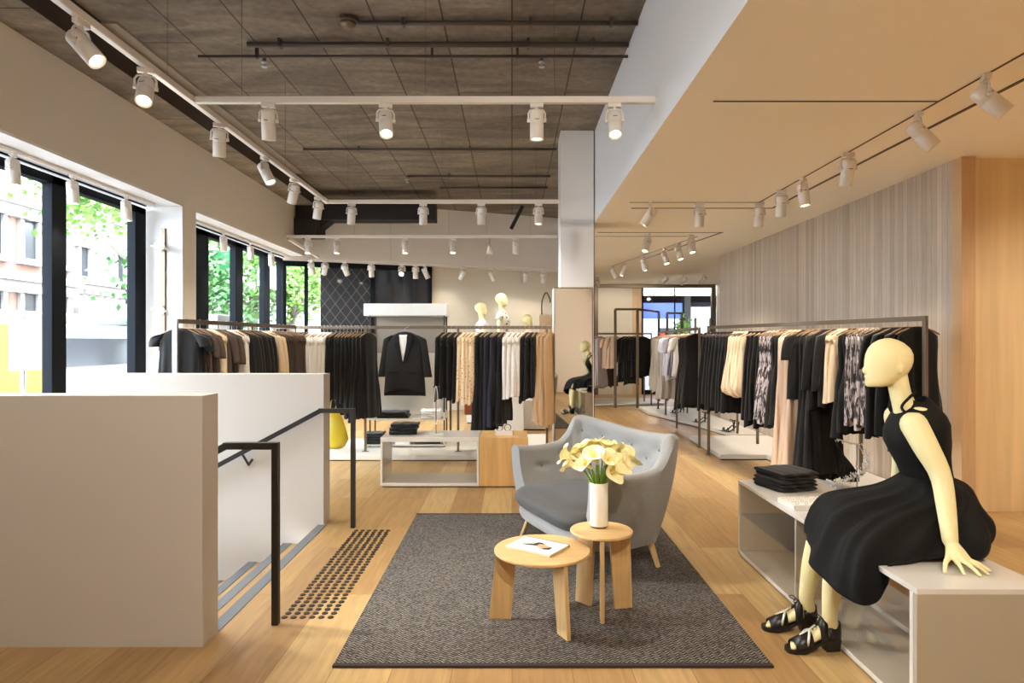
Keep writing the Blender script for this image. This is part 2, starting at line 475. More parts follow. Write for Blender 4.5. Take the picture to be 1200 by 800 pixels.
# stair flight going down to the left behind the near parapet
st = MB(); nz = MB()
for k in range(1, 7):
    st.box(-1.566 - 0.28*k, -1.566 - 0.28*(k-1) + 0.02, 3.265, 5.163, -0.15*k - 0.15, -0.15*k)
    nz.box(-1.566 - 0.28*k, -1.566 - 0.28*k + 0.07, 3.265, 5.163, -0.15*k, -0.15*k + 0.004)
nz.box(-1.566, -1.496, 3.265, 5.163, -0.01, 0.003)
sf = struct(st.build('trim_1', M['oak_floor']))
nz.build('step_nosing', M['nosing'], sf)
sbox('trim_2', M['white_paint'], -3.30, -3.24, 3.265, 5.163, -1.1, 0.0)
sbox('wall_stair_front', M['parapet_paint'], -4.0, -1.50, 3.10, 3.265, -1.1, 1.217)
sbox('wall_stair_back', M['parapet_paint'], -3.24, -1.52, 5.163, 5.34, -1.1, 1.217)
# ceilings
sbox('ceiling', M['concrete'], -4.7, 1.2, -2.2, 15.2, ZH, ZH + 0.2)
sbox('ceiling_right', M['warm_ceiling'], 1.1005, 7.2, -2.2, 18.2, ZC - 0.002, ZC + 0.15)
sbox('trim_3', M['concrete'], -4.7, -3.6, -2.2, 12.3, 3.98, ZH)
sbox('wall_bulkhead', M['bulkhead_daylit'], 1.1, 1.2, -2.2, 15.2, ZC - 0.0019, ZH)
# left wall with two window openings
WX = -4.0
lw = MB()
lw.box(-4.6, WX, -2.2, 12.35, 3.14, 3.98)
lw.box(-4.6, WX, 7.80, 8.10, 0, 3.14)
lw.box(-4.6, WX, -2.2, 12.35, 0, 0.30)
lw.box(-4.6, WX, -2.2, 3.3, 0.3, 3.14)
struct(lw.build('wall_left', M['wall_paint']))
ll = MB()
ll.box(-4.5, WX - 0.004, 3.3, 7.78, 3.12, 3.138); ll.box(-4.5, WX - 0.004, 8.12, 12.3, 3.12, 3.138)
ll.box(-4.5, WX - 0.004, 7.775, 7.798, 0.3, 3.12)
struct(ll.build('trim_4', M['white_paint']))  # white liners added, daylight on the reveals put into their colour
def window(name, ys, ya, yb, wds):
    w = thing(name, None, None, (-4.47, 0, 0)); struct(w)
    fr = MB()
    for y, wd in zip(ys, wds): fr.box(-0.05, 0.05, y - wd/2, y + wd/2, 0.3, 3.08)
    fr.box(-0.05, 0.05, ya, yb, 3.00, 3.08); fr.box(-0.05, 0.05, ya, yb, 0.30, 0.38)
    fr.box(0.055, 0.075, ya, yb, 3.10, 3.115)
    fr.build('window_frame', M['window_frame'], w, bevel=0.004)
    g = MB().box(-0.006, 0.006, ya, yb, 0.38, 3.0); g.build('window_pane', M['glass'], w)
window('window_1', [3.37, 4.85, 6.25, 7.62], 3.3, 7.70, [0.12, 0.2, 0.2, 0.22])
window('window_2', [9.15, 10.38, 11.56, 12.3], 8.10, 12.35, [0.36, 0.28, 0.26, 0.1])
# back wall, slightly turned
BX, BY, BA = -4.30, 12.5, math.atan2(2.0, 5.26)
def bl(s, d=0): return (BX + math.cos(BA)*s - math.sin(BA)*d, BY + math.sin(BA)*s + math.cos(BA)*d)
up = MB().box(-0.45, 5.80, 0, 0.15, 3.06, ZH)
struct(up.build('wall_back_upper', M['wall_paint'], loc=(BX, BY, 0), rz=BA))
lo = MB().box(2.80, 5.85, 0.12, 0.25, 0, 3.06)
struct(lo.build('wall_back', M['beige_paint'], loc=(BX, BY, 0), rz=BA))
w3 = thing('window_3', None, None, (BX, BY, 0), BA); struct(w3)
fr = MB()
for s_, wd in ((0.27, 0.07), (1.57, 0.09), (2.77, 0.06), (-0.15, 0.1)): fr.box(s_ - wd/2, s_ + wd/2, 0.02, 0.12, 0, 3.04)
fr.box(-0.2, 2.8, 0.02, 0.12, 2.96, 3.06); fr.box(-0.2, 2.8, 0.02, 0.12, 0, 0.3)
fr.build('window_frame', M['window_frame'], w3)
MB().box(-0.2, 0.545, 0.06, 0.075, 0.3, 2.96).build('window_pane', M['glass'], w3)
MB().box(0.545, 1.53, 0.08, 0.14, 0.3, 2.96).build('quilted_panel', M['diamond'], w3)
MB().box(1.61, 2.75, 0.08, 0.11, 0.3, 2.96).build('dark_pane', M['dark_glass'], w3)
sbox('wall_back_side', M['beige_paint'], 1.1, 1.2, 14.4, 18.0, 0, ZC)
# column, a black strip drawing the shade in its gap, and right-hand walls
sbox('trim_5', M['white_paint'], 0.646, 1.085, 8.50, 8.95, 0, ZH)
sbox('trim_6', M['black_metal'], 1.086, 1.099, 8.52, 8.93, 0, ZH)
sbox('wall_right', M['wood_wall'], 3.87, 3.98, 5.62, 11.93, 0, ZC)
sbox('trim_7', M['wood_post'], 3.865, 3.985, 5.50, 5.62, 0, ZC)
pw = struct(MB().box(3.985, 5.55, 5.56, 5.66, 0, ZC).box(5.565, 7.2, 5.56, 5.66, 0, ZC).build('wall_side', M['ply'], bevel=0.002))
sbox('wall_right_near', M['wall_paint'], 7.1, 7.2, -2.2, 5.56, 0, ZC)
sbox('wall_right_far', M['beige_paint'], 5.75, 5.85, 11.9, 18.0, 0, ZC)
sbox('wall_right_return', M['beige_paint'], 3.98, 5.75, 11.83, 11.93, 0, ZC)
sbox('wall_behind', M['wall_paint'], -4.7, 7.2, -2.3, -2.2, 0, ZH)
# far shop front: bronze portal, beige panel, timber strip and glazing
sbox('wall_far', M['beige_paint'], 1.2, 3.38, 17.9, 18.0, 0, ZC)
sbox('trim_8', M['wood_post'], 3.38, 3.62, 17.88, 18.0, 0, ZC)
por = MB(); por.box(2.27, 2.39, 17.74, 17.86, 0, 3.06); por.box(5.54, 5.66, 17.74, 17.86, 0, 3.06); por.box(2.39, 5.54, 17.74, 17.86, 2.97, 3.06)
struct(por.build('trim_9', M['bronze'], bevel=0.004))
w4 = thing('window_4', None, None, (0, 17.95, 0)); struct(w4)
f4 = MB(); f4.box(3.62, 5.6, -0.03, 0.03, 0, 0.12); f4.box(3.62, 3.68, -0.03, 0.03, 0, 3.0); f4.box(4.55, 4.58, -0.02, 0.02, 0, 3.0)
f4.build('window_frame', M['window_frame'], w4)
MB().box(3.68, 5.6, -0.006, 0.006, 0.12, 3.0).build('window_pane', M['glass'], w4)
# ceiling slots on the plaster ceiling
def slot(name, pts, w, z=ZC, label=''):
    mb = MB()
    for a, b in pts: mb.beam((a[0], a[1], z - 0.003), (b[0], b[1], z - 0.003), w, 0.008)
    return tag(mb.build(name, M['bronze_dark']), label, 'ceiling slot')
slot('ceiling_slot', [((2.82, 1.0), (2.82, 7.3)), ((1.33, 4.23), (2.82, 4.23))], 0.012, label='thin brown slot in the plaster ceiling running beside the near right spotlights')
slot('ceiling_slot', [((3.10, 1.0), (3.10, 7.62)), ((1.42, 7.62), (3.10, 7.62))], 0.028, label='wide black slot in the plaster ceiling nearest the timber wall')
slot('ceiling_slot', [((1.34, 7.3), (2.82, 7.3))], 0.010, label='short cross slot in the plaster ceiling where the far spotlights start')
slot('ceiling_slot', [((1.25, 9.32), (3.04, 9.32)), ((1.25, 9.66), (2.75, 9.66))], 0.012, label='pair of faint cross slots in the middle of the plaster ceiling')
slot('ceiling_slot', [((3.06, 9.3), (2.55, 12.3))], 0.028, label='slanting dark slot in the plaster ceiling near the end of the timber wall')
slot('ceiling_slot', [((2.80, 9.66), (2.12, 13.4))], 0.010, label='slanting thin slot in the plaster ceiling holding the far spotlights')

# ------------------------------------------------------------------ pipes and fittings on the concrete
def pipe(name, label, x0, x1, y, z, r, cat='pipe', clips=()):
    t = thing(name, label, cat, (x0, y, z))
    MB().tube([(0,0,0), (x1-x0,0,0)], r, 10).build('tube', M['pipe'], t, smooth=True)
    for c in clips: MB().box(c-0.012, c+0.012, -r-0.006, r+0.006, -r-0.006, ZH - z).build('pipe_clip', M['pipe'], t)
    return t
pipe('conduit', 'dark pipe across the concrete ceiling ending at the round black detector', -1.34, 1.09, 5.55, 4.24, 0.022, clips=(0.4, 1.5, 2.2))
pipe('conduit', 'thick dark pipe on the concrete ceiling, second one from the camera', -2.45, 1.08, 5.93, 4.23, 0.026, clips=(0.3, 1.3, 2.6, 3.2))
pipe('conduit', 'thinner sprinkler pipe hanging just beyond the thick dark pipe', -2.95, 1.09, 6.02, 4.16, 0.014, clips=(0.55, 2.2, 3.0))
pipe('conduit', 'thin dark pipe on the concrete beyond the front cross track', -3.0, 0.64, 9.2, 4.24, 0.018, clips=(0.8, 2.4))
pipe('conduit', 'thin pipe on the concrete with a white sprinkler at its left end', -1.75, 0.64, 10.7, 4.24, 0.018, clips=(0.7,))
pipe('conduit', 'farthest thin pipe on the concrete ceiling before the second cross track', -1.30, 0.64, 11.5, 4.24, 0.018, clips=(0.7,))
det = thing('smoke_detector', 'round black detector fixed to the concrete ceiling at a pipe end', 'smoke detector', (-1.42, 5.55, ZH))
MB().lathe([(0.085, 0), (0.085, -0.03), (0.07, -0.04)], n=28).build('base', M['pipe'], det, smooth=True, sharp=40)
MB().lathe([(0.068, -0.04), (0.062, -0.06), (0.045, -0.078), (0.012, -0.085)], n=28).build('cap', M['bronze'], det, smooth=True)
for (x, y, z, lb) in ((-2.33, 6.02, 4.14, 'small sprinkler head hanging under the pipe at its left part'), (0.28, 6.02, 4.14, 'small sprinkler head hanging under the pipe near the bulkhead'), (-1.75, 10.7, 4.22, 'small white sprinkler head at the left end of a far pipe')):
    s_ = thing('sprinkler', lb, 'sprinkler', (x, y, z))
    MB().lathe([(0.018, 0.0), (0.018, -0.03), (0.030, -0.034), (0.030, -0.040), (0.010, -0.05)], n=14).build('head', M['steel'], s_, smooth=True)
    MB().lathe([(0.006, -0.05), (0.006, -0.075), (0.028, -0.078), (0.028, -0.082)], n=14).build('deflector', M['steel'], s_)
du = thing('air_duct', 'black air duct box under the concrete in the far left corner', 'duct', (0, 0, 0))
MB().box(-3.98, -1.42, 11.75, 12.15, 3.72, 4.10).build('duct_body', M['dark_duct'], du, bevel=0.01)
MB().beam((-3.35, 11.95, 3.86), (-3.8, 11.95, 3.5), 0.3, 0.22).build('duct_branch', M['dark_duct'], du)
MB().box(-3.99, -3.55, 11.7, 12.2, 3.42, 3.75).build('duct_elbow', M['dark_duct'], du, bevel=0.02)
tag(MB().beam((0.22, 13.2, 4.27), (-0.02, 13.2, 3.80), 0.07, 0.07).build('brace', M['dark_duct']), 'short dark slanting steel brace under the far concrete', 'brace')
tag(MB().box(-3.70, -3.46, 5.6, 10.6, ZH-0.022, ZH-0.001).build('ceiling_board', M['grille']), 'pale flat strip fixed on the concrete beside the long left track', 'ceiling board')

# ------------------------------------------------------------------ tracks and spotlights
ZT = 3.33
def track(label, a, b, w=0.045, h=0.05, rods=()):
    t = thing('lighting_track', label, 'lighting track', tuple(a))
    d = Vector(b) - Vector(a)
    MB().beam((0,0,0), d, w, h).build('rail', M['white_metal'], t, bevel=0.004)
    for f in rods:
        p = d*f; top = (ZH if a[0] < 1.1 else ZC) - a[2]
        MB().tube([p + Vector((0,0,h/2)), (p.x, p.y, top)], 0.0014, 6).build('hanging_rod', M['pipe'], t)
    return t
track('long white track running above the window wall on the left', (-2.45, 0.6, ZT), (-2.45, 8.50, ZT), rods=(0.2, 0.5, 0.8))
track('front white cross track under the concrete ceiling', (-2.425, 4.91, ZT), (1.10, 4.91, ZT), rods=(0.1, 0.5, 0.78))
track('second white cross track ending in front of the white column', (-2.48, 8.47, ZT), (0.63, 8.47, ZT), rods=(0.1, 0.5, 0.9))
track('short piece of white cross track right of the column', (1.0995, 8.42, ZT), (1.16, 8.42, ZT)) if False else None
track('third white cross track near the back wall', (-3.98, 11.30, ZT), (0.80, 11.30, ZT), rods=(0.25, 0.6, 0.9))
T4a, T4b = Vector((-3.75, 11.95, 3.03)), Vector((0.85, 13.75, 3.03))
track('slanting white track along the foot of the back bulkhead', T4a, T4b, rods=(0.3, 0.7))
track('short white track in the far left corner by the windows', (-3.92, 11.25, 3.28), (-3.60, 11.9, 3.05))
track('white track on the soffit above the near window', (-4.25, 2.0, 3.10), (-4.25, 7.6, 3.10), 0.035, 0.03)
track('white track on the soffit above the far window', (-4.25, 8.3, 3.10), (-4.25, 12.2, 3.10), 0.035, 0.03)
vt = thing('lighting_track', 'upright white track on the window jamb', 'lighting track', (-4.22, 7.755, 1.60))
MB().box(-0.018, 0.018, -0.012, 0.02, 0, 1.25).build('rail', M['bronze'], vt)

_c = {}
def cmesh(key, fn):
    if key not in _c: _c[key] = fn()
    return _c[key]
def put(name, me, parent, loc=(0,0,0), m=None):
    o = bpy.data.objects.new(name, me); COL.objects.link(o); o.parent = parent; o.location = loc
    if m is not None: o.matrix_local = Matrix.Translation(loc) @ m
    return o
def adapter_mesh(): return MB().box(-0.05, 0.05, -0.018, 0.018, -0.03, 0).tube([(0,0,-0.03),(0,0,-0.045)], 0.012, 10).mesh('adapter', M['white_metal'])
def yoke_mesh():
    mb = MB(); mb.tube([(-0.064,0,-0.135), (-0.064,0,-0.075), (-0.05,0,-0.052), (0,0,-0.045), (0.05,0,-0.052), (0.064,0,-0.075), (0.064,0,-0.135)], 0.0075, 8, flat=1.0)
    mb.tube([(-0.074,0,-0.13),(-0.052,0,-0.13)], 0.014, 10); mb.tube([(0.074,0,-0.13),(0.052,0,-0.13)], 0.014, 10)
    return mb.mesh('yoke', M['white_metal'], True)
def housing_mesh():
    return MB().lathe([(0.030, 0.075), (0.044, 0.07), (0.052, 0.06), (0.052, -0.02), (0.0505, -0.022), (0.0505, -0.026), (0.052, -0.028), (0.052, -0.145), (0.049, -0.147), (0.045, -0.135)], n=24).mesh('housing', M['white_metal'], True)
def lens_mesh(): return MB().lathe([(0.045, -0.132), (0.03, -0.137), (0.001, -0.139)], n=20).mesh('lens', M['lens'], True)
def tag_mesh(): return MB().box(-0.016, 0.016, -0.0535, -0.051, -0.004, 0.001).mesh('nameplate', M['ink'])
def cone_mesh(): return MB().lathe([(0.022, 0.05), (0.030, 0.045), (0.055, -0.10), (0.053, -0.10), (0.045, -0.08)], n=22).mesh('housing', M['white_metal'], True)
SPOTS = 0
def spotlight(loc, aim, label, group=None, yaw=None, power=1.0, angle=92, vertical=False):
    """adapter at loc, lamp body hung on a yoke and pointed along aim"""
    global SPOTS
    SPOTS += 1
    t = thing('track_spotlight', label, 'spotlight', loc, 0, group)
    aim = Vector(aim).normalized()
    ya = math.atan2(aim.y, aim.x) - PI/2 if (abs(aim.x) + abs(aim.y)) > 1e-4 else 0
    put('adapter', cmesh('ad', adapter_mesh), t, m=Matrix.Rotation(ya if yaw is None else yaw, 4, 'Z'))
    if vertical:
        piv = Vector((0, -0.10, 0)); put('yoke', cmesh('yo', yoke_mesh), t, m=Matrix.Rotation(R(-90), 4, 'X'))
    else:
        piv = Vector((0, 0, -0.13)); put('yoke', cmesh('yo', yoke_mesh), t, m=Matrix.Rotation(ya, 4, 'Z'))
    q = Vector((0, 0, -1)).rotation_difference(aim).to_matrix().to_4x4()
    h = put('housing', cmesh('ho', housing_mesh), t, m=Matrix.Translation(piv) @ q)
    put('lens', cmesh('le', lens_mesh), h); put('nameplate', cmesh('np', tag_mesh), h)
    ld = cmesh(('L', power, angle), lambda: bpy.data.lights.new('spot', 'SPOT'))
    ld.energy = SPOT_W * power; ld.color = SPOT_COL; ld.spot_size = R(angle); ld.spot_blend = 0.75; ld.shadow_soft_size = 0.04
    lo_ = bpy.data.objects.new('spot_beam', ld); COL.objects.link(lo_); lo_.parent = h
    lo_.location = (0, 0, -0.152)
    return t
zt = ZT - 0.026
ORD = ['first', 'second', 'third', 'fourth', 'fifth', 'sixth', 'seventh', 'eighth', 'ninth', 'tenth', 'eleventh']
aimL = [(0.55, -0.15, -0.75), (0.25, -0.55, -0.75), (0.25, 0.9, -0.6), (0.75, 0.1, -0.7), (-0.25, 0.2, -1), (-0.15, 0.3, -1)]
aimL = [(0.65,-0.05,-0.72), (0.2,-0.5,-0.75), (-0.12,0.25,-1), (0.45,-0.1,-0.85), (-0.3,0.25,-0.9), (-0.2,0.2,-0.9)]
for i, y in enumerate((3.64, 4.28, 5.36, 6.34, 7.2, 8.1)):
    spotlight((-2.45, y, zt), aimL[i], 'white spotlight, %s from the camera on the long left track' % ORD[i], power=(5.0 if i == 0 else 1.0), angle=(48 if i == 0 else 92))
for i, (x, a) in enumerate(((-1.87, (-0.05,0.22,-1)), (-0.97, (0.12,-0.42,-0.8)), (0.19, (0,0.05,-1)), (0.785, (0.0,-0.38,-0.8)))):
    spotlight((x, 4.91, zt), a, 'white spotlight, %s from the left on the front cross track' % ORD[i], power=(1.3 if i in (1, 3) else 1.0))
for i, x in enumerate((412, 496, 564, 631)):
    spotlight(((x-600)*8.47/750, 8.47, zt), ((-0.10,-0.03,0,0)[i], (0.2,0.25,0.2,-0.02)[i], -1), 'white spotlight, %s from the left on the second cross track' % ORD[i], power=1.3)
for i, x in enumerate((361, 395, 475, 531, 604)):
    spotlight(((x-600)*11.3/750, 11.3, zt), (0, (-0.15,-0.1,-0.1,-0.25,0.05)[i], -1), 'white spotlight, %s from the left on the third cross track' % ORD[i], power=1.3)
hg = thing('track_spotlight', 'pale pendant spotlight dropped below the third cross track on a short hook', 'spotlight', ((573-600)*11.0/750, 11.3, zt))
MB().tube([(0,0,0),(0,0,-0.12)], 0.008, 8).build('stem', M['steel'], hg); MB().lathe([(0.02,-0.12),(0.035,-0.14),(0.06,-0.28),(0.055,-0.28)], n=20).build('housing', M['white_metal'], hg, smooth=True)
MB().lathe([(0.053,-0.275),(0.001,-0.278)], n=20).build('lens', M['lens'], hg)
for i, x in enumerate((352, 381, 404, 435, 471, 487, 498, 543, 576, 616, 637)):
    k = (x-600)/750; d = T4b - T4a
    t_ = (k*T4a.y - T4a.x) / (d.x - k*d.y); p = T4a + d*max(0.0, t_)
    spotlight((p.x, p.y, 3.0), [(0.2,0.5,-0.9), (-0.3,0.5,-0.8), (0.2,0.6,-0.8), (0,0.3,-1), (0.05,-0.75,-0.55), (0,0,-1), (0.4,0.3,-0.9), (-0.4,0.5,-0.8), (0.3,0.5,-0.8), (-0.1,0.5,-0.9), (0,0.5,-0.9)][i],
              'small white spotlight, %s from the left on the slanting back track' % ORD[i], power=0.28)
for i, y in enumerate((5.45, 6.19, 7.05)):
    spotlight((-4.25, y, 3.085), (0.05, 0.02, -1), 'white spotlight over the near window, %s from the left' % ORD[i], power=0.6)
for i, y in enumerate((9.43, 10.4, 11.3)):
    spotlight((-4.25, y, 3.085), (0.05, 0.02, -1), 'white spotlight over the far window, %s from the left' % ORD[i], power=0.6)
spotlight((-4.22, 7.742, 2.62), (0.5, -0.75, -0.1), 'upper spotlight on the upright window jamb track', vertical=True, power=0.4)
spotlight((-4.22, 7.743, 1.86), (0.5, -0.75, -0.1), 'lower spotlight on the upright window jamb track', vertical=True, power=0.4)
zr = ZC - 0.008
for i, (y, a) in enumerate(((3.81, (0.62,-0.25,-0.72)), (4.44, (0.58,-0.2,-0.75)), (5.37, (0.0,0.3,-1)), (6.2, (0.1,-0.1,-1)), (6.7, (0.05,0.25,-1)), (7.3, (0,0.2,-1)))):
    spotlight((2.82, y, zr), a, 'white spotlight, %s from the camera along the right ceiling slot' % ORD[i], power=1.5)
spotlight((2.14, 7.3, zr), (0, 0.15, -1), 'upright white spotlight midway on the far cross slot of the plaster ceiling')
spotlight((1.58, 7.3, zr), (-0.45, 0.1, -0.7), 'tilted white spotlight nearest the bulkhead on the plaster ceiling cross slot')
for i, (x, y, a) in enumerate(((1.99, 9.4, (-0.3,-0.2,-0.9)), (2.66, 9.5, (0.1,-0.2,-1)), (2.68, 10.3, (0.2,-0.2,-0.9)), (2.60, 10.9, (0.2,-0.2,-0.9)), (2.45, 11.9, (0.2,-0.1,-0.9)), (2.27, 12.9, (-0.4,0,-0.8)), (2.12, 13.4, (0.4,0,-0.8)))):
    spotlight((x, y, zr), a, 'warm lit spotlight, %s from the camera on the far slots of the plaster ceiling' % ORD[i], power=1.6)
for i, (x, y) in enumerate(((3.6, 15.0), (4.1, 15.2), (4.5, 15.0), (2.1, 15.8))):
    spotlight((x, y, zr), (-0.45 if x > 3 else 0.3, 0.9, -0.55), 'tiny white spotlight in front of the far shop window, %s of its row' % ORD[i], power=0.8)
# unseen fill spotlights, added to brighten the foreground, right ceiling and side walls
for i, (x, y, z, a, p) in enumerate(((-2.45, 1.4, zt, (0.25,0.6,-1), 0.9), (2.82, 1.2, zr, (-0.45,-1,-0.6), 6.0), (2.82, 2.4, zr, (0.1,0.2,-1), 0.6), (4.6, 3.3, zr, (0,0.75,-0.8), 1.6), (5.9, 3.3, zr, (0,0.75,-0.8), 1.4), (0.6, -0.9, zr+0.9, (0.25,0.9,-0.55), 5.5), (-0.8, -0.9, zr+0.9, (0.1,0.9,-0.55), 4.5), (4.4, 1.4, zr, (0,0.1,-1), 5.0), (5.6, 2.2, zr, (0,0.1,-1), 4.0), (3.4, -0.6, zr, (0,0.1,-1), 4.0))):
    spotlight((x, y, z), a, 'added fill spotlight above and beside the camera, %s of its group' % ORD[i], power=p, angle=90)
tag(MB().box(-1.2, 1.0995, -0.93, -0.87, zr+0.9, zr+0.93).build('lighting_track', M['white_metal']), 'added white cross track behind the camera for fill spotlights', 'lighting track')  # added track, out of view, for two fill spotlights

# ------------------------------------------------------------------ outside: street, mall
struct(MB().box(-60, -4.75, -15, 70, -0.3, -0.2).build('ground_street', M['asphalt']))
def facade(name, label, x, y0, y1, z1, m, floors, ncol, ww, wh, z0=1.2, dz=3.2, cornice=None):
    """front facing +X at x, windows in rows"""
    t = thing(name, label, 'building', (x, (y0+y1)/2, -0.2)); hy = (y1-y0)/2
    MB().box(-6, 0, -hy, hy, 0, z1).build('wall', m, t)
    if cornice:
        c = MB()
        for z in cornice: c.box(0, 0.45, -hy, hy, z, z+0.28); c.box(0, 0.25, -hy, hy, z-0.22, z)
        n = int(hy*2/0.5)
        for z in cornice:
            for i in range(n): c.box(0, 0.36, -hy + i*0.5, -hy + i*0.5 + 0.2, z-0.4, z-0.22)
        c.build('cornice', M['stone'], t)
    for f in range(floors):
        for i in range(ncol):
            y = -hy + (i + 0.5)*(2*hy/ncol); z = z0 + f*dz
            w = MB().box(0, 0.12, y-ww/2-0.18, y-ww/2, z-0.1, z+wh+0.15).box(0, 0.12, y+ww/2, y+ww/2+0.18, z-0.1, z+wh+0.15).box(0, 0.22, y-ww/2-0.3, y+ww/2+0.3, z+wh, z+wh+0.25).box(0, 0.25, y-ww/2-0.25, y+ww/2+0.25, z-0.2, z).build('window', M['stone'], t)
            p = MB().box(0.01, 0.03, y-ww/2, y+ww/2, z, z+wh).build('pane', M['pane_dark'], w)
    return t
facade('building', 'pink brick building with stone cornices across the street, left of the window post', -17, 14, 24.8, 6.9, M['brick_pink'], 2, 7, 0.62, 1.35, 2.0, 2.55, [6.3, 3.75, 1.2])
facade('building', 'bleached pale building with narrow windows behind the street trees', -17.5, 24.9, 44, 9.5, M['stone'], 3, 8, 0.5, 1.2, 1.6, 2.7, [8.8, 4.0])
facade('building', 'bright pale building at the far end of the street behind the tree trunk', -15, 45, 62, 8, M['stone'], 2, 6, 0.9, 1.5, 1.6, 2.9)
facade('building', 'pale building seen behind the tree leaves left of the quilted panel', -9.0, 30, 44, 7, M['stone'], 2, 6, 0.9, 1.4, 1.6, 2.9)

def tree(label, x, y, h, lean, crown, rad, seed, n=2600, ls=0.12):
    rnd = random.Random(seed)
    t = thing('street_tree', label, 'tree', (x, y, -0.2), 0, None)
    c = Vector(crown) - Vector((x, y, -0.2))
    tr = MB().tube(catmull([(0,0,0), (lean*0.2, 0, h*0.35), (lean*0.1, 0.1, h*0.6), (lean, 0, h)], 10), [0.24, 0.21, 0.19, 0.18, 0.17, 0.16, 0.14, 0.13, 0.12, 0.10], 10)
    for k in range(5):
        a = rnd.uniform(0, 2*PI); b0 = Vector((lean*0.6, 0, h*rnd.uniform(0.6, 0.95)))
        tr.tube([b0, b0 + Vector((math.cos(a)*rad[0]*0.3, math.sin(a)*rad[1]*0.3, 0.5)), b0 + Vector((math.cos(a)*rad[0]*0.7, math.sin(a)*rad[1]*0.7, 1.0))], [0.08, 0.05, 0.02], 6)
    tr.build('trunk', M['bark'], t, smooth=True)
    lf = MB(); clumps = [(Vector((rnd.gauss(0, .5)*rad[0], rnd.gauss(0, .5)*rad[1], rnd.gauss(0, .45)*rad[2])), rnd.uniform(.3, .6)) for _ in range(16)]
    for k in range(n):
        cc, cr = clumps[k % len(clumps)]
        p = c + cc + Vector((rnd.gauss(0, cr), rnd.gauss(0, cr), rnd.gauss(0, cr*0.8)))
        d = Vector((rnd.gauss(0,1), rnd.gauss(0,1), rnd.gauss(0,0.6))).normalized(); e = d.orthogonal().normalized() * ls*0.5; s_ = ls*rnd.uniform(0.7, 1.5)
        lf.add([p - d*s_*0.6, p + e, p + d*s_*0.6, p - e], [(0,1,2,3)])
    lf.build('foliage', M['leaf'] if seed % 2 else M['leaf_dark'], t)
    return t
tree('leafy green street tree at the upper right of the near window', -9.6, 16.6, 5.0, 0.3, (-9.4, 15.0, 5.0), (1.1, 1.7, 0.8), 3, 2000)
tree('green tree top above the pink brick cornice at the far left', -12.5, 14.5, 5.0, 0.3, (-12.6, 14.6, 6.6), (0.8, 1.2, 0.5), 5, 800)
tree('street tree with bare curved trunk behind the far window', -8.0, 19.6, 3.9, 0.4, (-8.3, 20.0, 4.8), (1.9, 2.0, 1.2), 7, 3200)
tree('darker green tree behind the first pane of the far window', -8.6, 15.8, 3.0, -0.3, (-8.2, 16.4, 2.9), (1.1, 1.3, 1.3), 4, 3000)
tree('light green street tree left of the quilted dark panel', -6.8, 19.5, 3.6, 0.2, (-6.4, 19.6, 3.3), (1.3, 1.8, 1.0), 9, 3600)
sg = thing('hanging_sign', 'bright green sheet hanging in the tree behind the far window', 'sign', (-7.6, 17.0, 3.2))
MB().box(-0.5, 0.4, -0.02, 0.02, -0.6, 0.7).build('panel', M['street_green'], sg); MB().box(-0.5, 0.4, -0.03, 0.03, 0.7, 0.76).build('rail', M['steel'], sg)
MB().box(-0.52, -0.48, -0.03, 0.03, -3.4, 0.76).build('post', M['steel'], sg)
gb = thing('utility_cabinet', 'grey upright cabinet on the pavement behind the far window', 'cabinet', (-5.3, 11.25, -0.2))
MB().box(-0.35, 0.25, -0.25, 0.25, 0, 2.15).build('cabinet_body', M['grey_board'], gb, bevel=0.02); MB().box(0.20, 0.27, -0.22, 0.22, 0.1, 2.0).build('door', M['grille'], gb)
tm = thing('tram', 'white and yellow tram passing in the street behind the near window', 'tram', (-10.5, 17.0, -0.2))
MB().box(-1.2, 1.2, -8, 6, 0.35, 2.05).build('tram_body', M['tram_white'], tm, bevel=0.1)
MB().box(1.19, 1.23, -5.6, -4.3, 0.4, 2.0).build('yellow_door', M['yellow'], tm); MB().box(1.19, 1.23, -3.8, 5.6, 1.15, 1.75).build('window_band', M['pane_dark'], tm)
MB().box(1.19, 1.24, 0.9, 1.5, 0.4, 1.9).build('green_stripe', M['street_green'], tm); MB().box(-1.1, 1.1, -7.8, 5.8, 0.0, 0.35).build('skirt', M['asphalt'], tm)
MB().box(-1.0, 1.0, -7.8, 5.8, 2.05, 2.28).build('roof', M['tram_white'], tm, bevel=0.05)
sp_ = thing('street_sign', 'grey square street sign on a thin post in front of the tram', 'sign', (-7.3, 9.55, -0.2))
MB().tube([(0,0,0), (0,0,2.05)], 0.035, 8).build('post', M['steel'], sp_); MB().box(0.03, 0.06, -0.3, 0.3, 1.25, 2.0).build('panel', M['steel'], sp_, bevel=0.01)

# beyond the far shop window
struct(MB().box(1.2, 14, 18.01, 34, -0.12, -0.005).build('floor_mall', M['mall_floor']))
struct(MB().box(1.2, 14, 18.01, 34, 3.55, 3.7).build('ceiling_mall', M['mall_dark']))
struct(MB().box(1.2, 14, 33.8, 34, 0, 3.6).build('wall_mall', M['mall_dark']))
struct(MB().box(1.2, 1.3, 18.01, 34, 0, 3.6).build('wall_mall_left', M['mall_dark']))
struct(MB().box(13.9, 14, 18.01, 34, 0, 3.6).build('wall_mall_right', M['mall_dark']))
tag(MB().box(3.7, 6.2, 18.9, 19.3, 2.86, 3.545).build('light_box', mat('light_box_glow', (255,248,235), 0.5, emit=((255,247,232), 0.7))), 'long glowing white light box over the far shop window', 'light')
so = thing('mall_shop', 'brightly lit white shop under a blue band beyond the far window', 'shop', (6.35, 27, 0))
MB().box(-1.2, 1.0, 0, 0.3, 2.45, 3.1).build('blue_band', M['sign_blue'], so); MB().box(-1.2, 1.0, 0.2, 0.4, 0, 2.45).build('bright_window', M['screen_white'], so)
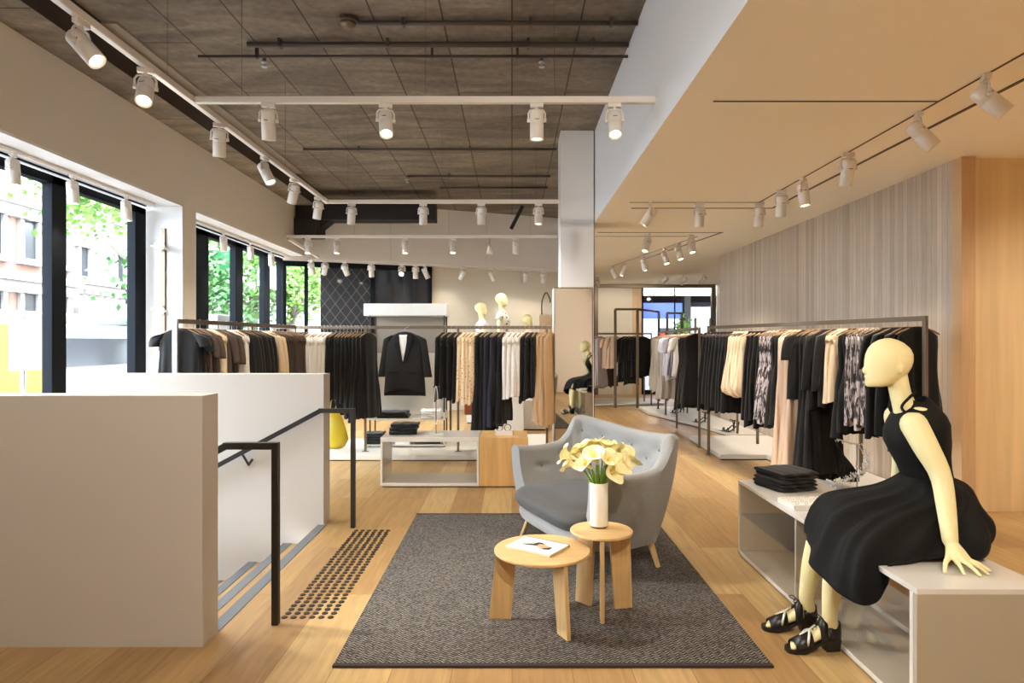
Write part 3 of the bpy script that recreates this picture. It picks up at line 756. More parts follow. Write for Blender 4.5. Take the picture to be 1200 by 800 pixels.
MB().box(-0.1, 0.5, -0.1, 0.0, 1.75, 2.05).build('black_eyewear_sign', M['ink'], so); MB().box(-1.3, -1.2, 0, 0.3, 0, 3.1).build('shop_frame', M['window_frame'], so)
MB().box(-1.2, 1.0, 0.0, 0.15, 1.2, 1.6).build('counter', M['white_paint'], so)
s2 = thing('mall_shop', 'dark glass shop front at the right behind the far window', 'shop', (8.3, 28, 0))
MB().box(-0.9, 1.2, 0, 0.3, 2.5, 3.0).build('dark_band', M['dark_glass'], s2); MB().box(-0.9, 1.2, 0.15, 0.3, 0, 2.5).build('dark_window', M['dark_glass'], s2)
for k in range(4): MB().box(-0.9 + k*0.66, -0.84 + k*0.66, 0, 0.16, 0, 2.5).build('mullion', M['bronze'], s2)
tag(MB().box(6.35, 6.60, 23.6, 23.9, 0, 3.3).build('mall_pillar', M['dark_duct'], bevel=0.02), 'black pillar beyond the far window', 'pillar')
pl = thing('potted_bush', 'bright green round bush left of the black pillar beyond the window', 'plant', (6.15, 23.2, 0.0))
MB().lathe([(0.22, 0), (0.28, 0.6), (0.25, 0.6)], n=16).build('pot', M['white_paint'], pl, smooth=True)
rnd = random.Random(5); b_ = MB()
for k in range(500):
    a = rnd.uniform(0, 2*PI); p = Vector((rnd.gauss(0, .13), rnd.gauss(0, .13), 1.75 + rnd.gauss(0, .28))); d = Vector((rnd.gauss(0,1), rnd.gauss(0,1), rnd.gauss(0,1))).normalized()*0.07; e = d.orthogonal()*0.5
    b_.add([p-d, p+e, p+d, p-e], [(0,1,2,3)])
b_.tube([(0,0,0.6), (0,0,1.5)], 0.03, 6)
b_.build('foliage', M['leaf'], pl)
rd = thing('display_banner', 'small red notice board standing beyond the far window', 'notice board', (5.05, 21.5, 0))
MB().box(-0.16, 0.16, -0.02, 0.02, 0.9, 1.75).build('panel', mat('red_board', (190, 40, 40), 0.5), rd); MB().box(-0.03, 0.03, -0.03, 0.03, 0, 0.9).build('post', M['steel'], rd); MB().box(-0.15, 0.15, -0.12, 0.12, 0, 0.03).build('foot', M['steel'], rd)
k = 0
for (x, y) in ((4.6, 21), (5.6, 21), (5.0, 23), (6.2, 23.5), (5.6, 25.5), (7.0, 25.0), (6.5, 28), (8.0, 28)):
    k += 1
    dl = thing('downlight', 'round recessed downlight beyond the far shop window, %s from the camera' % ORD[k-1], 'downlight', (x, y, 3.55), 0, 'downlights beyond the far window')
    MB().lathe([(0.09, 0), (0.09, -0.012), (0.075, -0.012)], n=16).build('ring', M['white_metal'], dl); MB().lathe([(0.074, -0.010), (0.001, -0.014)], n=16).build('lens', M['mall_lamp'], dl)
ml_d = bpy.data.lights.new('mall_light', 'POINT'); ml_d.energy = 60; ml_d.shadow_soft_size = 0.2; ml_d.color = (1, 0.95, 0.9)
for (x, y) in ((5.0, 22.0), (6.5, 25.5)):
    o = bpy.data.objects.new('mall_light', ml_d); COL.objects.link(o); o.location = (x, y, 3.3)

# ------------------------------------------------------------------ handrails and tactile studs
hr = thing('handrail', 'near black steel handrail standing beside the front parapet', 'handrail', (-1.238, 3.353, 0))
MB().box(-0.017, 0.017, -0.019, 0.019, 0, 0.952).build('post', M['black_metal'], hr, bevel=0.002)
MB().beam((-0.017,0,0.934), (-0.272,0,0.934), 0.038, 0.036).beam((-0.262,0,0.932), (-1.9,0,0.06), 0.038, 0.036).build('rail', M['black_metal'], hr, bevel=0.002)
hr = thing('handrail', 'far black steel handrail running down the white stair parapet', 'handrail', (-1.264, 5.09, 0))
MB().box(-0.017, 0.017, -0.019, 0.019, 0, 0.948).build('post', M['black_metal'], hr, bevel=0.002)
MB().beam((-0.017,0,0.93), (-0.272,0,0.93), 0.038, 0.036).beam((-0.262,0,0.928), (-1.9,0,0.055), 0.038, 0.036).build('rail', M['black_metal'], hr, bevel=0.002)
for x_ in (-0.88, -1.6):
    z_ = 0.928 - (abs(x_) - 0.262)*0.533
    MB().beam((x_, 0, z_-0.015), (x_+0.05, 0, z_-0.10), 0.014, 0.014).beam((x_+0.05, -0.007, z_-0.10), (x_+0.05, 0.072, z_-0.07), 0.014, 0.014).build('bracket', M['black_metal'], hr)
stud_me = MB().lathe([(0.0175, 0), (0.0165, 0.004), (0.012, 0.006), (0.011, 0.0045), (0.006, 0.0055), (0.001, 0.006)], n=14).mesh('tactile_stud', M['rubber_dot'], True)
OR32 = ORD + ['twelfth', 'thirteenth', 'fourteenth', 'fifteenth', 'sixteenth', 'seventeenth', 'eighteenth', 'nineteenth', 'twentieth'] + ['twenty-' + q for q in ORD[:9]] + ['thirtieth', 'thirty-first', 'thirty-second']
for i in range(32):
    for j in range(6):
        o = bpy.data.objects.new('tactile_stud', stud_me); COL.objects.link(o)
        o.location = (-1.222 + j*0.0498 + (0.004 if i % 3 else 0), 3.433 + i*0.0508, 0)
        tag(o, 'dark tactile floor stud, %s row from the near handrail, %s from the left' % (OR32[i], ORD[j]), 'floor stud', 'tactile studs in the floor at the head of the stair')

# ------------------------------------------------------------------ rug
rg = thing('area_rug', 'large grey brown herringbone woven rug under the sofa and tables', 'rug', (0.186, 4.19, 0))
MB().box(-1.0, 1.0, -1.262, 1.262, 0, 0.009).build('rug_field', M['rug'], rg)
MB().box(-1.002, 1.002, -1.290, -1.262, 0, 0.012).build('border', M['rug_edge'], rg, bevel=0.003); MB().box(-1.002, 1.002, 1.262, 1.286, 0, 0.012).build('border', M['rug_edge'], rg, bevel=0.003)
RZ = 0.009

# ------------------------------------------------------------------ round tables
def round_table(label, x, y, h, r, legs, lw, m_=None):
    t = thing('side_table', label, 'side table', (x, y, RZ)); h -= RZ
    MB().lathe([(r-0.003, h-0.016), (r, h-0.012), (r, h-0.003), (r-0.003, h)], n=64).build('table_top', M['oak'], t, smooth=True, sharp=35)
    for a, r0t, r1t, r0b, r1b in legs:
        ca, sa = math.cos(R(a)), math.sin(R(a)); w = 0.011
        def P(rr, z, s): return (ca*rr - sa*w*s, sa*rr + ca*w*s, z)
        rings = [[P(r0b, 0, -1), P(r1b, 0, -1), P(r1b, 0, 1), P(r0b, 0, 1)], [P(r0t, h-0.016, -1), P(r1t, h-0.016, -1), P(r1t, h-0.016, 1), P(r0t, h-0.016, 1)]]
        MB().loft(rings).build('leg', M['oak_leg'], t, bevel=0.0015)
    return t
round_table('low round oak side table with a magazine on it', 0.16, 3.39, 0.384, 0.254, [(176, 0.135, 0.243, 0.165, 0.283), (-64, 0.12, 0.243, 0.175, 0.275), (56, 0.12, 0.243, 0.175, 0.275)], 0.1)
round_table('taller small round oak side table carrying the vase', 0.49, 3.51, 0.450, 0.170, [(13, 0.045, 0.165, 0.075, 0.178), (133, 0.045, 0.160, 0.075, 0.18), (-96, 0.045, 0.160, 0.075, 0.175)], 0.1)
mg = thing('magazine', 'white magazine with a face photo lying on the low round table', 'magazine', (0.135, 3.40, 0.385), R(-34))
MB().box(-0.135, 0.135, -0.10, 0.10, 0, 0.012).build('pages', M['paper_edge'], mg, bevel=0.001)
MB().box(-0.137, 0.137, -0.102, 0.102, 0.012, 0.0135).build('cover', M['paper'], mg)
MB().box(-0.137, 0.137, 0.098, 0.104, 0, 0.0138).build('spine', M['ink'], mg)
MB().prism([(-0.075, -0.03), (0.0, -0.012), (0.03, 0.03), (0.0, 0.05), (-0.02, 0.045), (-0.03, 0.015), (-0.085, -0.022)], 0.0135, 0.0139).build('dark_hair_print', M['ink'], mg)
MB().prism([(0.0, -0.015), (0.045, -0.04), (0.075, -0.02), (0.07, 0.01), (0.03, 0.03), (0.0, 0.02)], 0.0136, 0.0141).build('face_print', M['skin_print'], mg)
MB().prism([(0.06, -0.045), (0.09, -0.03), (0.09, 0.0), (0.075, 0.012), (0.07, -0.01), (0.05, -0.035)], 0.0137, 0.0142).build('dark_collar_print', M['ink'], mg)

# ------------------------------------------------------------------ vase and calla lilies
VX, VY, VZ = 0.483, 3.56, 0.450
va = thing('vase', 'tall white cylinder vase on the small round table', 'vase', (VX, VY, VZ))
MB().lathe([(0.047, 0), (0.050, 0.003), (0.050, 0.012)], n=40).build('glass_foot', M['acrylic'], va, smooth=True, sharp=40)
MB().lathe([(0.049, 0.0105), (0.051, 0.014), (0.051, 0.246), (0.049, 0.248), (0.046, 0.246), (0.046, 0.06), (0.0, 0.06)], n=40, cap=False).build('vase_body', M['vase'], va, smooth=True, sharp=50)
def lily_mesh(seed):
    rnd = random.Random(seed); mb = MB(); nu, nv = 30, 14; rings = []
    for j in range(nv):
        v = j/(nv-1); ring = []
        for i in range(nu):
            a = 2*PI*i/nu; tip = math.exp(-((a-PI)/0.5)**2)
            r = 0.005 + 0.009*v + 0.030*v**3.2 + 0.008*tip*v**4
            z = 0.085*v - (0.030 if True else 0)*max(0, v-0.72)/0.28*(0.5+0.2*math.sin(3*a+seed)) + 0.012*tip*v**3
            r *= 1 + 0.07*math.sin(4*a + seed)*v**3
            ring.append((r*math.cos(a) + 0.0*v, r*math.sin(a), z))
        rings.append(ring)
    mb.loft(rings, True, False)
    return mb.mesh('petal', M['petal'], True)
LM = [lily_mesh(i) for i in range(4)]
SPX = MB().tube([(0,0,0.012),(0,0,0.04),(0.002,0,0.062)], [0.004,0.0045,0.003], 8).mesh('spadix', M['petal_throat'], True)
rnd = random.Random(8)
lil = [(-0.155, 0.0, 0.245, -75, 5), (-0.135, -0.03, 0.185, -80, 3), (-0.10, 0.03, 0.235, -35, 1), (-0.06, -0.05, 0.19, -40, -30), (-0.075, 0.0, 0.255, -20, 5), (-0.02, 0.03, 0.265, -8, 10), (-0.02, -0.05, 0.225, -15, -28), (0.035, -0.06, 0.225, 12, -40),
       (0.03, 0.0, 0.275, 8, 0), (0.07, -0.05, 0.19, 35, -45), (0.075, 0.02, 0.265, 25, 15), (0.12, 0.0, 0.245, 55, 5), (0.105, -0.045, 0.205, 48, -22), (0.155, 0.02, 0.225, 80, 5), (0.05, -0.075, 0.15, 25, -70), (0.0, 0.06, 0.25, 0, 30), (-0.10, 0.06, 0.22, -30, 30), (0.09, 0.07, 0.23, 30, 30)]
for k, (dx, dy, dz, tx, ty) in enumerate(lil):
    base = Vector((dx*0.72, dy*0.8, 0.262 + (dz-0.085)*0.66))
    t = thing('calla_lily', 'cream calla lily in the white vase, %s of the bunch from the left' % OR32[sorted(lil).index((dx, dy, dz, tx, ty))], 'flower', (VX, VY, VZ), 0, 'calla lilies in the white vase')
    d = Vector((math.sin(R(tx)), math.sin(R(ty)), 0.0)); d.z = max(0.25, 1 - d.length*0.6); d.normalize()
    inner = Vector((dx*0.22, dy*0.22 + 0.004*(k % 3), 0.15))
    MB().tube(catmull([(dx*0.1, dy*0.1, 0.066), inner, (dx*0.34, dy*0.34, 0.262), base + d*0.006], 10), 0.0042, 8).build('stem', M['stem'], t, smooth=True)
    q = Vector((0,0,1)).rotation_difference(d).to_matrix().to_4x4() @ Matrix.Rotation(rnd.uniform(0, 6.28), 4, 'Z') @ Matrix.Scale(rnd.uniform(1.15, 1.4), 4)
    p = put('petal', LM[k % 4], t, m=Matrix.Translation(base) @ q); put('spadix', SPX, p)
for k in range(9):
    a = k*0.7; t = thing('calla_leaf', 'narrow green leaf standing among the calla lily stems in the vase', 'leaf', (VX, VY, VZ), 0, 'green leaves in the white vase')
    p0 = Vector((0.014*math.cos(a), 0.014*math.sin(a), 0.065)); p1 = Vector((0.036*math.cos(a), 0.036*math.sin(a), 0.25)); p2 = p1 + Vector((0.04*math.cos(a), 0.03*math.sin(a), 0.09))
    MB().tube(catmull([p0, p1, p2], 8), [0.003, 0.004, 0.006, 0.010, 0.011, 0.009, 0.006, 0.001], 8, flat=0.3).build('blade', M['stem'], t, smooth=True)

# ------------------------------------------------------------------ two-seat sofa
sofa = thing('loveseat', 'grey wool two-seat sofa with buttoned back and swept ears behind the round tables', 'sofa', (0.57, 4.54, RZ), R(-66.5))
# local x runs along the length (far -> near), local y towards the back
half_t = [(-0.60,-0.36,0.675), (-0.635,-0.24,0.66), (-0.655,-0.10,0.655), (-0.665,0.05,0.675), (-0.662,0.13,0.735), (-0.65,0.205,0.858), (-0.60,0.275,0.876), (-0.52,0.325,0.866), (-0.40,0.37,0.848), (-0.2,0.405,0.832), (0,0.415,0.826)]
half_b = [(-0.50,-0.33,0.17), (-0.515,-0.24,0.165), (-0.52,-0.10,0.16), (-0.52,0.0,0.16), (-0.51,0.08,0.16), (-0.50,0.14,0.16), (-0.47,0.20,0.16), (-0.41,0.24,0.16), (-0.32,0.27,0.16), (-0.16,0.30,0.16), (0,0.305,0.16)]
mir = lambda h: h + [(-x, y, z) for x, y, z in reversed(h[:-1])]
NP = 90
topc = catmull(mir(half_t), NP); botc = catmull(mir(half_b), NP)
def nrm2(c, i):
    a = c[max(0, i-1)]; b = c[min(len(c)-1, i+1)]; d = Vector((b.x-a.x, b.y-a.y, 0)).normalized()
    return Vector((-d.y, d.x, 0))     # points outward
TH = 0.075
btn = []
for (u, v) in [(0.09,0.62),(0.17,0.80),(0.20,0.45),(0.30,0.84),(0.30,0.55),(0.40,0.84),(0.40,0.55),(0.50,0.84),(0.50,0.55),(0.60,0.84),(0.60,0.55),(0.70,0.84),(0.70,0.55),(0.80,0.45),(0.83,0.80),(0.91,0.62),(0.35,0.70),(0.45,0.70),(0.55,0.70),(0.65,0.70)]:
    btn.append((u, v))
rings = []; inner_pt = {}
NV = 26
def inner(i, v):
    """inner face, v from 0 at the seat to 1 at the rim"""
    t, b = topc[i], botc[i]; n = nrm2(topc, i)
    z0 = 0.30; zz = z0 + (t.z - 0.03 - z0)*v
    k = (zz - b.z)/(t.z - b.z); p = b.lerp(t, k); p.z = zz
    p -= n*(TH + 0.035*(1-v)**1.5)
    p += n*0.018*math.sin(PI*min(1, v*1.0))
    u = i/(NP-1)
    for (bu, bv) in btn:
        d = ((u-bu)/0.022)**2 + ((v-bv)/0.075)**2
        if d < 6: p += n*0.020*math.exp(-d)
    return p
for i in range(NP):
    t, b = topc[i], botc[i]; n = nrm2(topc, i); ring = []
    for j in range(12):                      # outer face
        v = j/11; p = b.lerp(t - Vector((0,0,0.03)), v); p += n*0.028*math.sin(PI*v*0.9); ring.append(p)
    for j in range(1, 7):                    # rounded rim
        a = PI*j/7; c = t - Vector((0,0,0.03)) - n*TH/2
        ring.append(c + n*(math.cos(a)*TH/2) + Vector((0,0,math.sin(a)*0.032)))
    for j in range(NV): ring.append(inner(i, 1 - j/(NV-1)))
    bi = b - n*0.09; bi = Vector((bi.x, bi.y, 0.175)); ring.append(bi)
    rings.append(ring)
sh = MB().loft(rings, True, True)
so_ = sh.build('shell', M['sofa_grey'], sofa, smooth=True, sharp=60)
for (u, v) in btn:
    i = int(round(u*(NP-1))); p = inner(i, v); n = nrm2(topc, i)
    q = Vector((0,0,1)).rotation_difference(-n).to_matrix()
    b = MB(); b.ell((0,0,0), (0.011, 0.011, 0.005), 6, q)
    b.build('button', M['button'], so_, loc=p - n*0.002, smooth=True)
# seat pan and cushion
def pan(z0, z1, sx, yb, yf, bulge, r=0.03, m=18, n=64):
    """rounded pad, plan like a D"""
    def outline(k):
        out = []
        for i in range(n):
            a = 2*PI*i/n; c, s = math.cos(a), math.sin(a); e = 0.42
            x = sx*k*math.copysign(abs(c)**e, c); y = (yb if s > 0 else -yf)*math.copysign(abs(s)**e, s)*k*(1 if s > 0 else -1)
            y = (yb*abs(s)**e if s > 0 else -yf*abs(s)**e)*k
            out.append((x, y))
        return out
    rs = []
    for j in range(m+1):
        a = -PI/2 + PI*j/m; kk = 1 - (1-math.cos(a))*r*1.2; z = (z0+z1)/2 + math.sin(a)*(z1-z0)/2
        rs.append([(x, y, z) for x, y in outline(kk)])
    for kk, dz in ((0.8, 0.5), (0.5, 0.9), (0.2, 1.0), (0.02, 1.0)): rs.append([(x, y, z1 + bulge*dz) for x, y in outline(kk)])
    return MB().loft(rs, True, True)
pan(0.165, 0.275, 0.525, 0.255, 0.415, 0.0, 0.08).build('seat_frame', M['sofa_grey'], sofa, smooth=True, sharp=50)
pan(0.262, 0.395, 0.520, 0.235, 0.455, 0.022, 0.13).build('seat_cushion', M['sofa_seat'], sofa, smooth=True)
for (lx, ly) in ((-0.43, -0.27), (0.43, -0.27), (-0.40, 0.17), (0.43, 0.17)):
    MB().tube([(lx, ly, 0.19), (lx*1.13, ly*1.22, 0.0)], [0.024, 0.015], 16).build('leg', M['oak_leg'], sofa, smooth=True, sharp=50)

# ------------------------------------------------------------------ display table (white frame + oak block)
dt = thing('display_table', 'low white open display frame joined to an oak block, behind the sofa', 'display table', (-0.585, 6.49, 0))
x0, x1, d_, h_ = -0.75, 0.25, 0.52, 0.507
MB().box(x0, x1, 0, d_, h_-0.045, h_).box(x0, x1, 0, d_, 0.012, 0.045).box(x0, x0+0.022, 0, d_, 0.045, h_-0.045).box(x1-0.022, x1, 0, d_, 0.045, h_-0.045).build('white_frame', M['gloss_white'], dt, bevel=0.003)
MB().box(x0+0.022, x1-0.022, 0.012, 0.018, 0.045, h_-0.045).build('clear_front', M['acrylic'], dt)
MB().box(x1+0.003, 0.749, 0.0, d_, 0.012, h_).build('oak_block', M['oak_panel'], dt, bevel=0.003)
MB().box(x0+0.02, 0.73, 0.02, d_-0.02, 0, 0.012).build('plinth', M['black_metal'], dt)
TX = lambda x: (x-600)/750
def folded(label, x, y, z, w, d, n, m_, rz=0, th=0.032, grp=None, name='folded_trousers', cat='folded trousers', seed=1):
    rnd = random.Random(seed)
    for k in range(n):
        mb = MB(); rings = []
        wob = rnd.uniform(-0.02, 0.02)
        for j in range(9):
            a = PI*j/8; ww = w*(1-0.02*rnd.random())
            rings.append([(-w/2 + i*w/7 + wob, -d/2 + (d/2)*(1-math.cos(a)) + 0.004*math.sin(i*1.7+k), 0) for i in range(8)])
        pr = []
        for i in range(13):
            x_ = -w/2 + w*i/12; e = 0.006*math.sin(i*1.3 + k*2)
            t2 = th/2*(1 - 0.15*abs(math.sin(i*0.8+k)))
            ring = []
            for q in range(14):
                a = 2*PI*q/14; cy = math.copysign(abs(math.cos(a))**0.35, math.cos(a))*d/2; cz = math.copysign(abs(math.sin(a))**0.7, math.sin(a))*t2
                f = 0.93 if i in (0, 12) else 1
                ring.append((x_ + wob + 0.006*math.sin(q), cy*f + e, cz*f + t2 + 0.003*math.sin(i*0.9+q)*(1 if cz > 0 else 0)))
            pr.append(ring)
        mb.loft(pr)
        o = mb.build(name, m_, None, (x, y, z + k*th*0.93 + 0.001), rz + rnd.uniform(-0.05, 0.05), smooth=True, sharp=50)
        pos = ['bottom one', 'second from the bottom', 'third from the bottom', 'fourth from the bottom', 'fifth from the bottom', 'sixth from the bottom']
        tag(o, label + (', ' + ('topmost' if k == n-1 and n > 1 else pos[k]) if n > 1 else ''), cat, grp)
folded('folded black trousers piled on the white display frame', TX(474)*6.75, 6.75, 0.508, 0.28, 0.24, 3, M['black_cloth'], 0.06, 0.042, 'black pile on the display table', seed=3)
def jewel_stand(label, x, y, z, h, rz=0):
    t = thing('jewellery_stand', label, 'jewellery stand', (x, y, z), rz)
    MB().box(-0.075, 0.075, -0.05, 0.05, 0, 0.012).build('base', M['plinth'], t, bevel=0.002); MB().tube([(0,0,0.012), (0,0,h)], 0.005, 8).build('post', M['bronze'], t)
    MB().tube([(-0.03,0,h), (0.03,0,h)], 0.007, 8).build('crossbar', M['bronze_dark'], t)
    return t
jewel_stand('slim jewellery stand on the left part of the white display frame', TX(511)*6.7, 6.7, 0.508, 0.50)
nk = []
for k in range(24): 
    a = 2*PI*k/24; nk.append((0.022*math.sin(a), -0.012, 0.26 + 0.235*math.cos(a) if math.cos(a) > 0 else 0.26 + 0.16*math.cos(a)))
o = MB().tube(nk + nk[:1], 0.0035, 6).build('necklace', M['crystal'], None, (TX(511)*6.7, 6.7, 0.518)); tag(o, 'thin beaded necklace hanging on the slim jewellery stand', 'necklace')
def tray(label, x, y, z, w, d, rz=0, nr=6, h=0.03):
    t = thing('jewellery_tray', label, 'tray', (x, y, z), rz)
    MB().box(-w/2, w/2, -d/2, d/2, 0, 0.008).box(-w/2, w/2, -d/2, -d/2+0.008, 0.008, h).box(-w/2, w/2, d/2-0.008, d/2, 0.008, h).box(-w/2, -w/2+0.008, -d/2, d/2, 0.008, h).box(w/2-0.008, w/2, -d/2, d/2, 0.008, h).build('tray_body', M['satin_white'], t, bevel=0.0015)
    MB().box(-w/2+0.009, w/2-0.009, -d/2+0.009, d/2-0.009, 0.008, h*0.75).build('pad', M['paper'], t)
    return t
tray('small white jewellery tray on the oak block of the display table', -0.085, 6.68, 0.508, 0.19, 0.12, h=0.05)
for k, xx in enumerate((-0.13, -0.045)):
    o = MB().loft([[(0.034*math.cos(a) + 0.004*math.cos(b)*math.cos(a), 0.004*math.sin(b), 0.034*math.sin(a) + 0.004*math.cos(b)*math.sin(a)) for b in [2*PI*q/8 for q in range(8)]] for a in [2*PI*p/24 for p in range(24)]], True, False, True).build('bangle', M['bronze_dark'], None, (xx, 6.68, 0.546 + 0.036), smooth=True)
    tag(o, 'dark bangle upright on the small tray, the %s of the two' % ('left' if k == 0 else 'right'), 'bangle')

# ------------------------------------------------------------------ right-hand bench
BXo, BY0, BL_, BW_, BH_ = 1.572, 2.485, 1.964, 0.53, 0.519
be = thing('display_bench', 'long glossy white open bench carrying the seated mannequin', 'bench', (BXo, BY0, 0))
MB().box(0, BW_, 0, BL_, BH_-0.022, BH_).build('bench_top', M['gloss_white'], be, bevel=0.002)
MB().box(0, BW_, 0.03, BL_, 0.01, 0.035).build('bottom_panel', M['gloss_white'], be, bevel=0.002)
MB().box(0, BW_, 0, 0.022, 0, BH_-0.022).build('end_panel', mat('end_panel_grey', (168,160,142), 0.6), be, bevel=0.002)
MB().box(-0.0005, 0.022, 0.0235, 0.045, 0, BH_-0.022).build('front_upright', M['gloss_white'], be)
MB().box(0, BW_, BL_-0.022, BL_, 0.01, BH_-0.022).build('end_panel', M['gloss_white'], be, bevel=0.002)
MB().box(0.02, BW_-0.0, 1.10, 1.122, 0.035, BH_-0.022).build('divider', M['gloss_white'], be, bevel=0.002)
MB().box(BW_-0.02, BW_, 1.122, BL_-0.022, 0.035, BH_-0.022).build('back_panel', M['satin_white'], be)
MB().box(0.30, BW_, 0.05, 1.10, 0.10, 0.125).build('inner_ledge', M['gloss_white'], be)
MB().box(0.002, 0.008, 0.05, BL_-0.023, 0.036, BH_-0.023).build('clear_front', M['acrylic'], be)
# the pile of trousers at the far end
folded('folded black trousers at the far end of the bench', 1.80, 4.22, BH_+0.001, 0.27, 0.30, 5, M['black_cloth'], R(20), 0.026, 'black trousers on the bench', seed=9)
tray('long white jewellery tray on the bench beside the mannequin', 1.72, 3.74, BH_+0.001, 0.25, 0.20, R(4))
rnd = random.Random(3)
ring_me = MB().loft([[((0.009+0.0016*math.cos(b))*math.cos(a), 0.0016*math.sin(b), (0.009+0.0016*math.cos(b))*math.sin(a)) for b in [2*PI*q/6 for q in range(6)]] for a in [2*PI*p/16 for p in range(16)]], True, False, True).mesh('finger_ring', M['silver'], True)
for i in range(4):
    for j in range(3):
        o = bpy.data.objects.new('finger_ring', ring_me); COL.objects.link(o); o.location = (1.64 + i*0.052, 3.68 + j*0.055, BH_ + 0.026 + 0.008); o.rotation_euler = (0, 0, rnd.uniform(-0.5, 0.5))
        tag(o, 'tiny silver ring in the bench tray, %s from the left in its %s row' % (ORD[i], ['front', 'middle', 'back'][j]), 'ring', 'rings in the bench tray')

# ------------------------------------------------------------------ low platforms
def platform(label, poly, z=0.07):
    t = thing('display_platform', label, 'platform', (0, 0, 0))
    MB().prism(poly, 0.012, z).build('slab', M['plinth'], t, bevel=0.004)
    cx = sum(p[0] for p in poly)/len(poly); cy = sum(p[1] for p in poly)/len(poly)
    MB().prism([(cx + (p[0]-cx)*0.985, cy + (p[1]-cy)*0.985) for p in poly], 0, 0.012).build('plinth', M['black_metal'], t)
    return t
platform('long low white platform along the timber wall under the near right rack', [(3.22, 5.42), (3.84, 5.42), (3.84, 9.62), (2.66, 9.62), (2.60, 7.99), (3.18, 7.99)])
platform('low white platform under the far right rack', [(3.40, 9.72), (3.84, 9.72), (3.84, 13.9), (2.75, 13.9), (2.74, 12.9), (3.2, 11.0)])
platform('low pale platform under the farthest rack by the beige wall', [(1.62, 14.5), (3.55, 14.9), (3.5, 16.2), (1.62, 16.2)], 0.05)
platform('low white platform under the shelf unit and the middle rack', [(-2.9, 7.93), (-0.36, 7.93), (-0.36, 9.3), (-2.9, 9.3)])
platform('small low white platform behind the sofa left of the mirror', [(-0.10, 8.62), (0.52, 8.62), (0.52, 9.9), (-0.10, 9.9)], 0.05)
PZ = 0.07

# ------------------------------------------------------------------ mirror on the column
mi = thing('wall_mirror', 'tall standing mirror in a thin bronze frame in front of the white column', 'mirror', (0.785, 8.17, 0), R(1.6))
MB().box(-0.245, 0.245, 0.002, 0.30, 0, 2.165).build('cabinet', M['wall_paint'], mi)
MB().box(-0.238, 0.238, -0.002, 0.002, 0.02, 2.155).build('mirror_pane', M['mirror'], mi)
MB().box(-0.247, -0.237, -0.012, 0.01, 0, 2.17).box(0.237, 0.247, -0.012, 0.01, 0, 2.17).box(-0.237, 0.237, -0.012, 0.01, 2.157, 2.17).box(-0.237, 0.237, -0.012, 0.01, 0, 0.02).build('frame', M['bronze'], mi)
# what it shows: white shelving on the wall behind the camera
shu = thing('shelving_unit', 'white wall shelving behind the camera, seen only in the mirror', 'shelves', (1.25, -1.95, 0))
MB().box(-0.5, 0.5, -0.2, -0.17, 0, 2.1).build('back_panel', M['satin_white'], shu)
for z_ in (0.1, 0.5, 0.95, 1.42): MB().box(-0.5, 0.5, -0.17, 0.2, z_, z_+0.03).build('shelf', M['satin_white'], shu)
MB().box(-0.5, 0.5, -0.17, 0.2, 1.95, 2.12).build('header', M['satin_white'], shu)
for s_ in (-0.5, 0.48): MB().box(s_, s_+0.02, -0.17, 0.2, 0, 2.1).build('side', M['bronze'], shu)

# ------------------------------------------------------------------ shelf unit behind the middle rack
UY = 8.75
su = thing('shelf_unit', 'white shelf unit with tall header box behind the hanging blazer', 'shelf unit', (-1.46, UY, 0.071))
ux0, ux1 = TX(436)*UY + 1.46, TX(523)*UY + 1.46
pz = MB()
for x_ in (ux0, ux1-0.02):
    for y_ in (-0.16, 0.16): MB().box(x_, x_+0.018, y_-0.009, y_+0.009, 0, 1.92).build('post', M['bronze_dark'], su)
MB().box(ux0-0.07, ux1+0.03, -0.20, 0.20, 1.755, 1.915).build('header_box', M['satin_white'], su, bevel=0.004)
for zz in (0.305, -0.0):
    z1 = 0.355 if zz > 0.1 else 0.0
for z1 in (0.36, 0.015):
    MB().box(ux0-0.06, ux1-0.0, -0.22, 0.20, z1, z1+0.022).box(ux0-0.06, ux0-0.038, -0.22, 0.20, z1+0.022, z1+0.10).box(ux1-0.022, ux1, -0.22, 0.20, z1+0.022, z1+0.10).build('tray_shelf', M['gloss_white'], su, bevel=0.002)
MB().box(ux0+0.02, ux1-0.02, 0.165, 0.172, 1.25, 1.75).build('grey_banner', M['grille'], su)
MB().box(ux0+0.02, ux1-0.02, 0.17, 0.176, 0.40, 1.75).build('back_panel', M['beige_paint'], su)
zb = 0.071 + 0.36 + 0.023
folded('folded black sweater piled on the upper tray of the shelf unit', TX(461)*8.65, 8.65, zb, 0.42, 0.30, 2, M['black_cloth'], 0, 0.05, 'black pile on the shelf unit', 'folded_sweater', 'folded sweater', 5)
folded('folded white shirt in the neat stack on the upper tray', TX(505)*8.65, 8.65, zb, 0.26, 0.28, 4, M['white_cloth'], 0, 0.030, 'white stack on the shelf unit', 'folded_shirt', 'folded shirt', 6)
zb = 0.071 + 0.015 + 0.023
folded('folded black jumper on the lower tray left side', TX(441)*8.65, 8.65, zb, 0.24, 0.30, 4, M['black_cloth'], 0, 0.04, 'left black pile on the lower tray', 'folded_jumper', 'folded jumper', 7)
folded('folded black knit on the lower tray right side', TX(503)*8.65, 8.65, zb, 0.34, 0.28, 2, M['black_cloth'], 0, 0.05, 'right black pile on the lower tray', 'folded_knit', 'folded knit', 8)
o = MB().box(-0.10, 0.10, -0.09, 0.09, 0, 0.05).box(-0.085, 0.085, -0.075, 0.075, 0.05, 0.062).build('gift_box', M['paper'], None, (TX(473)*8.6, 8.6, zb), bevel=0.004); tag(o, 'low white box between black piles on the lower tray', 'box')
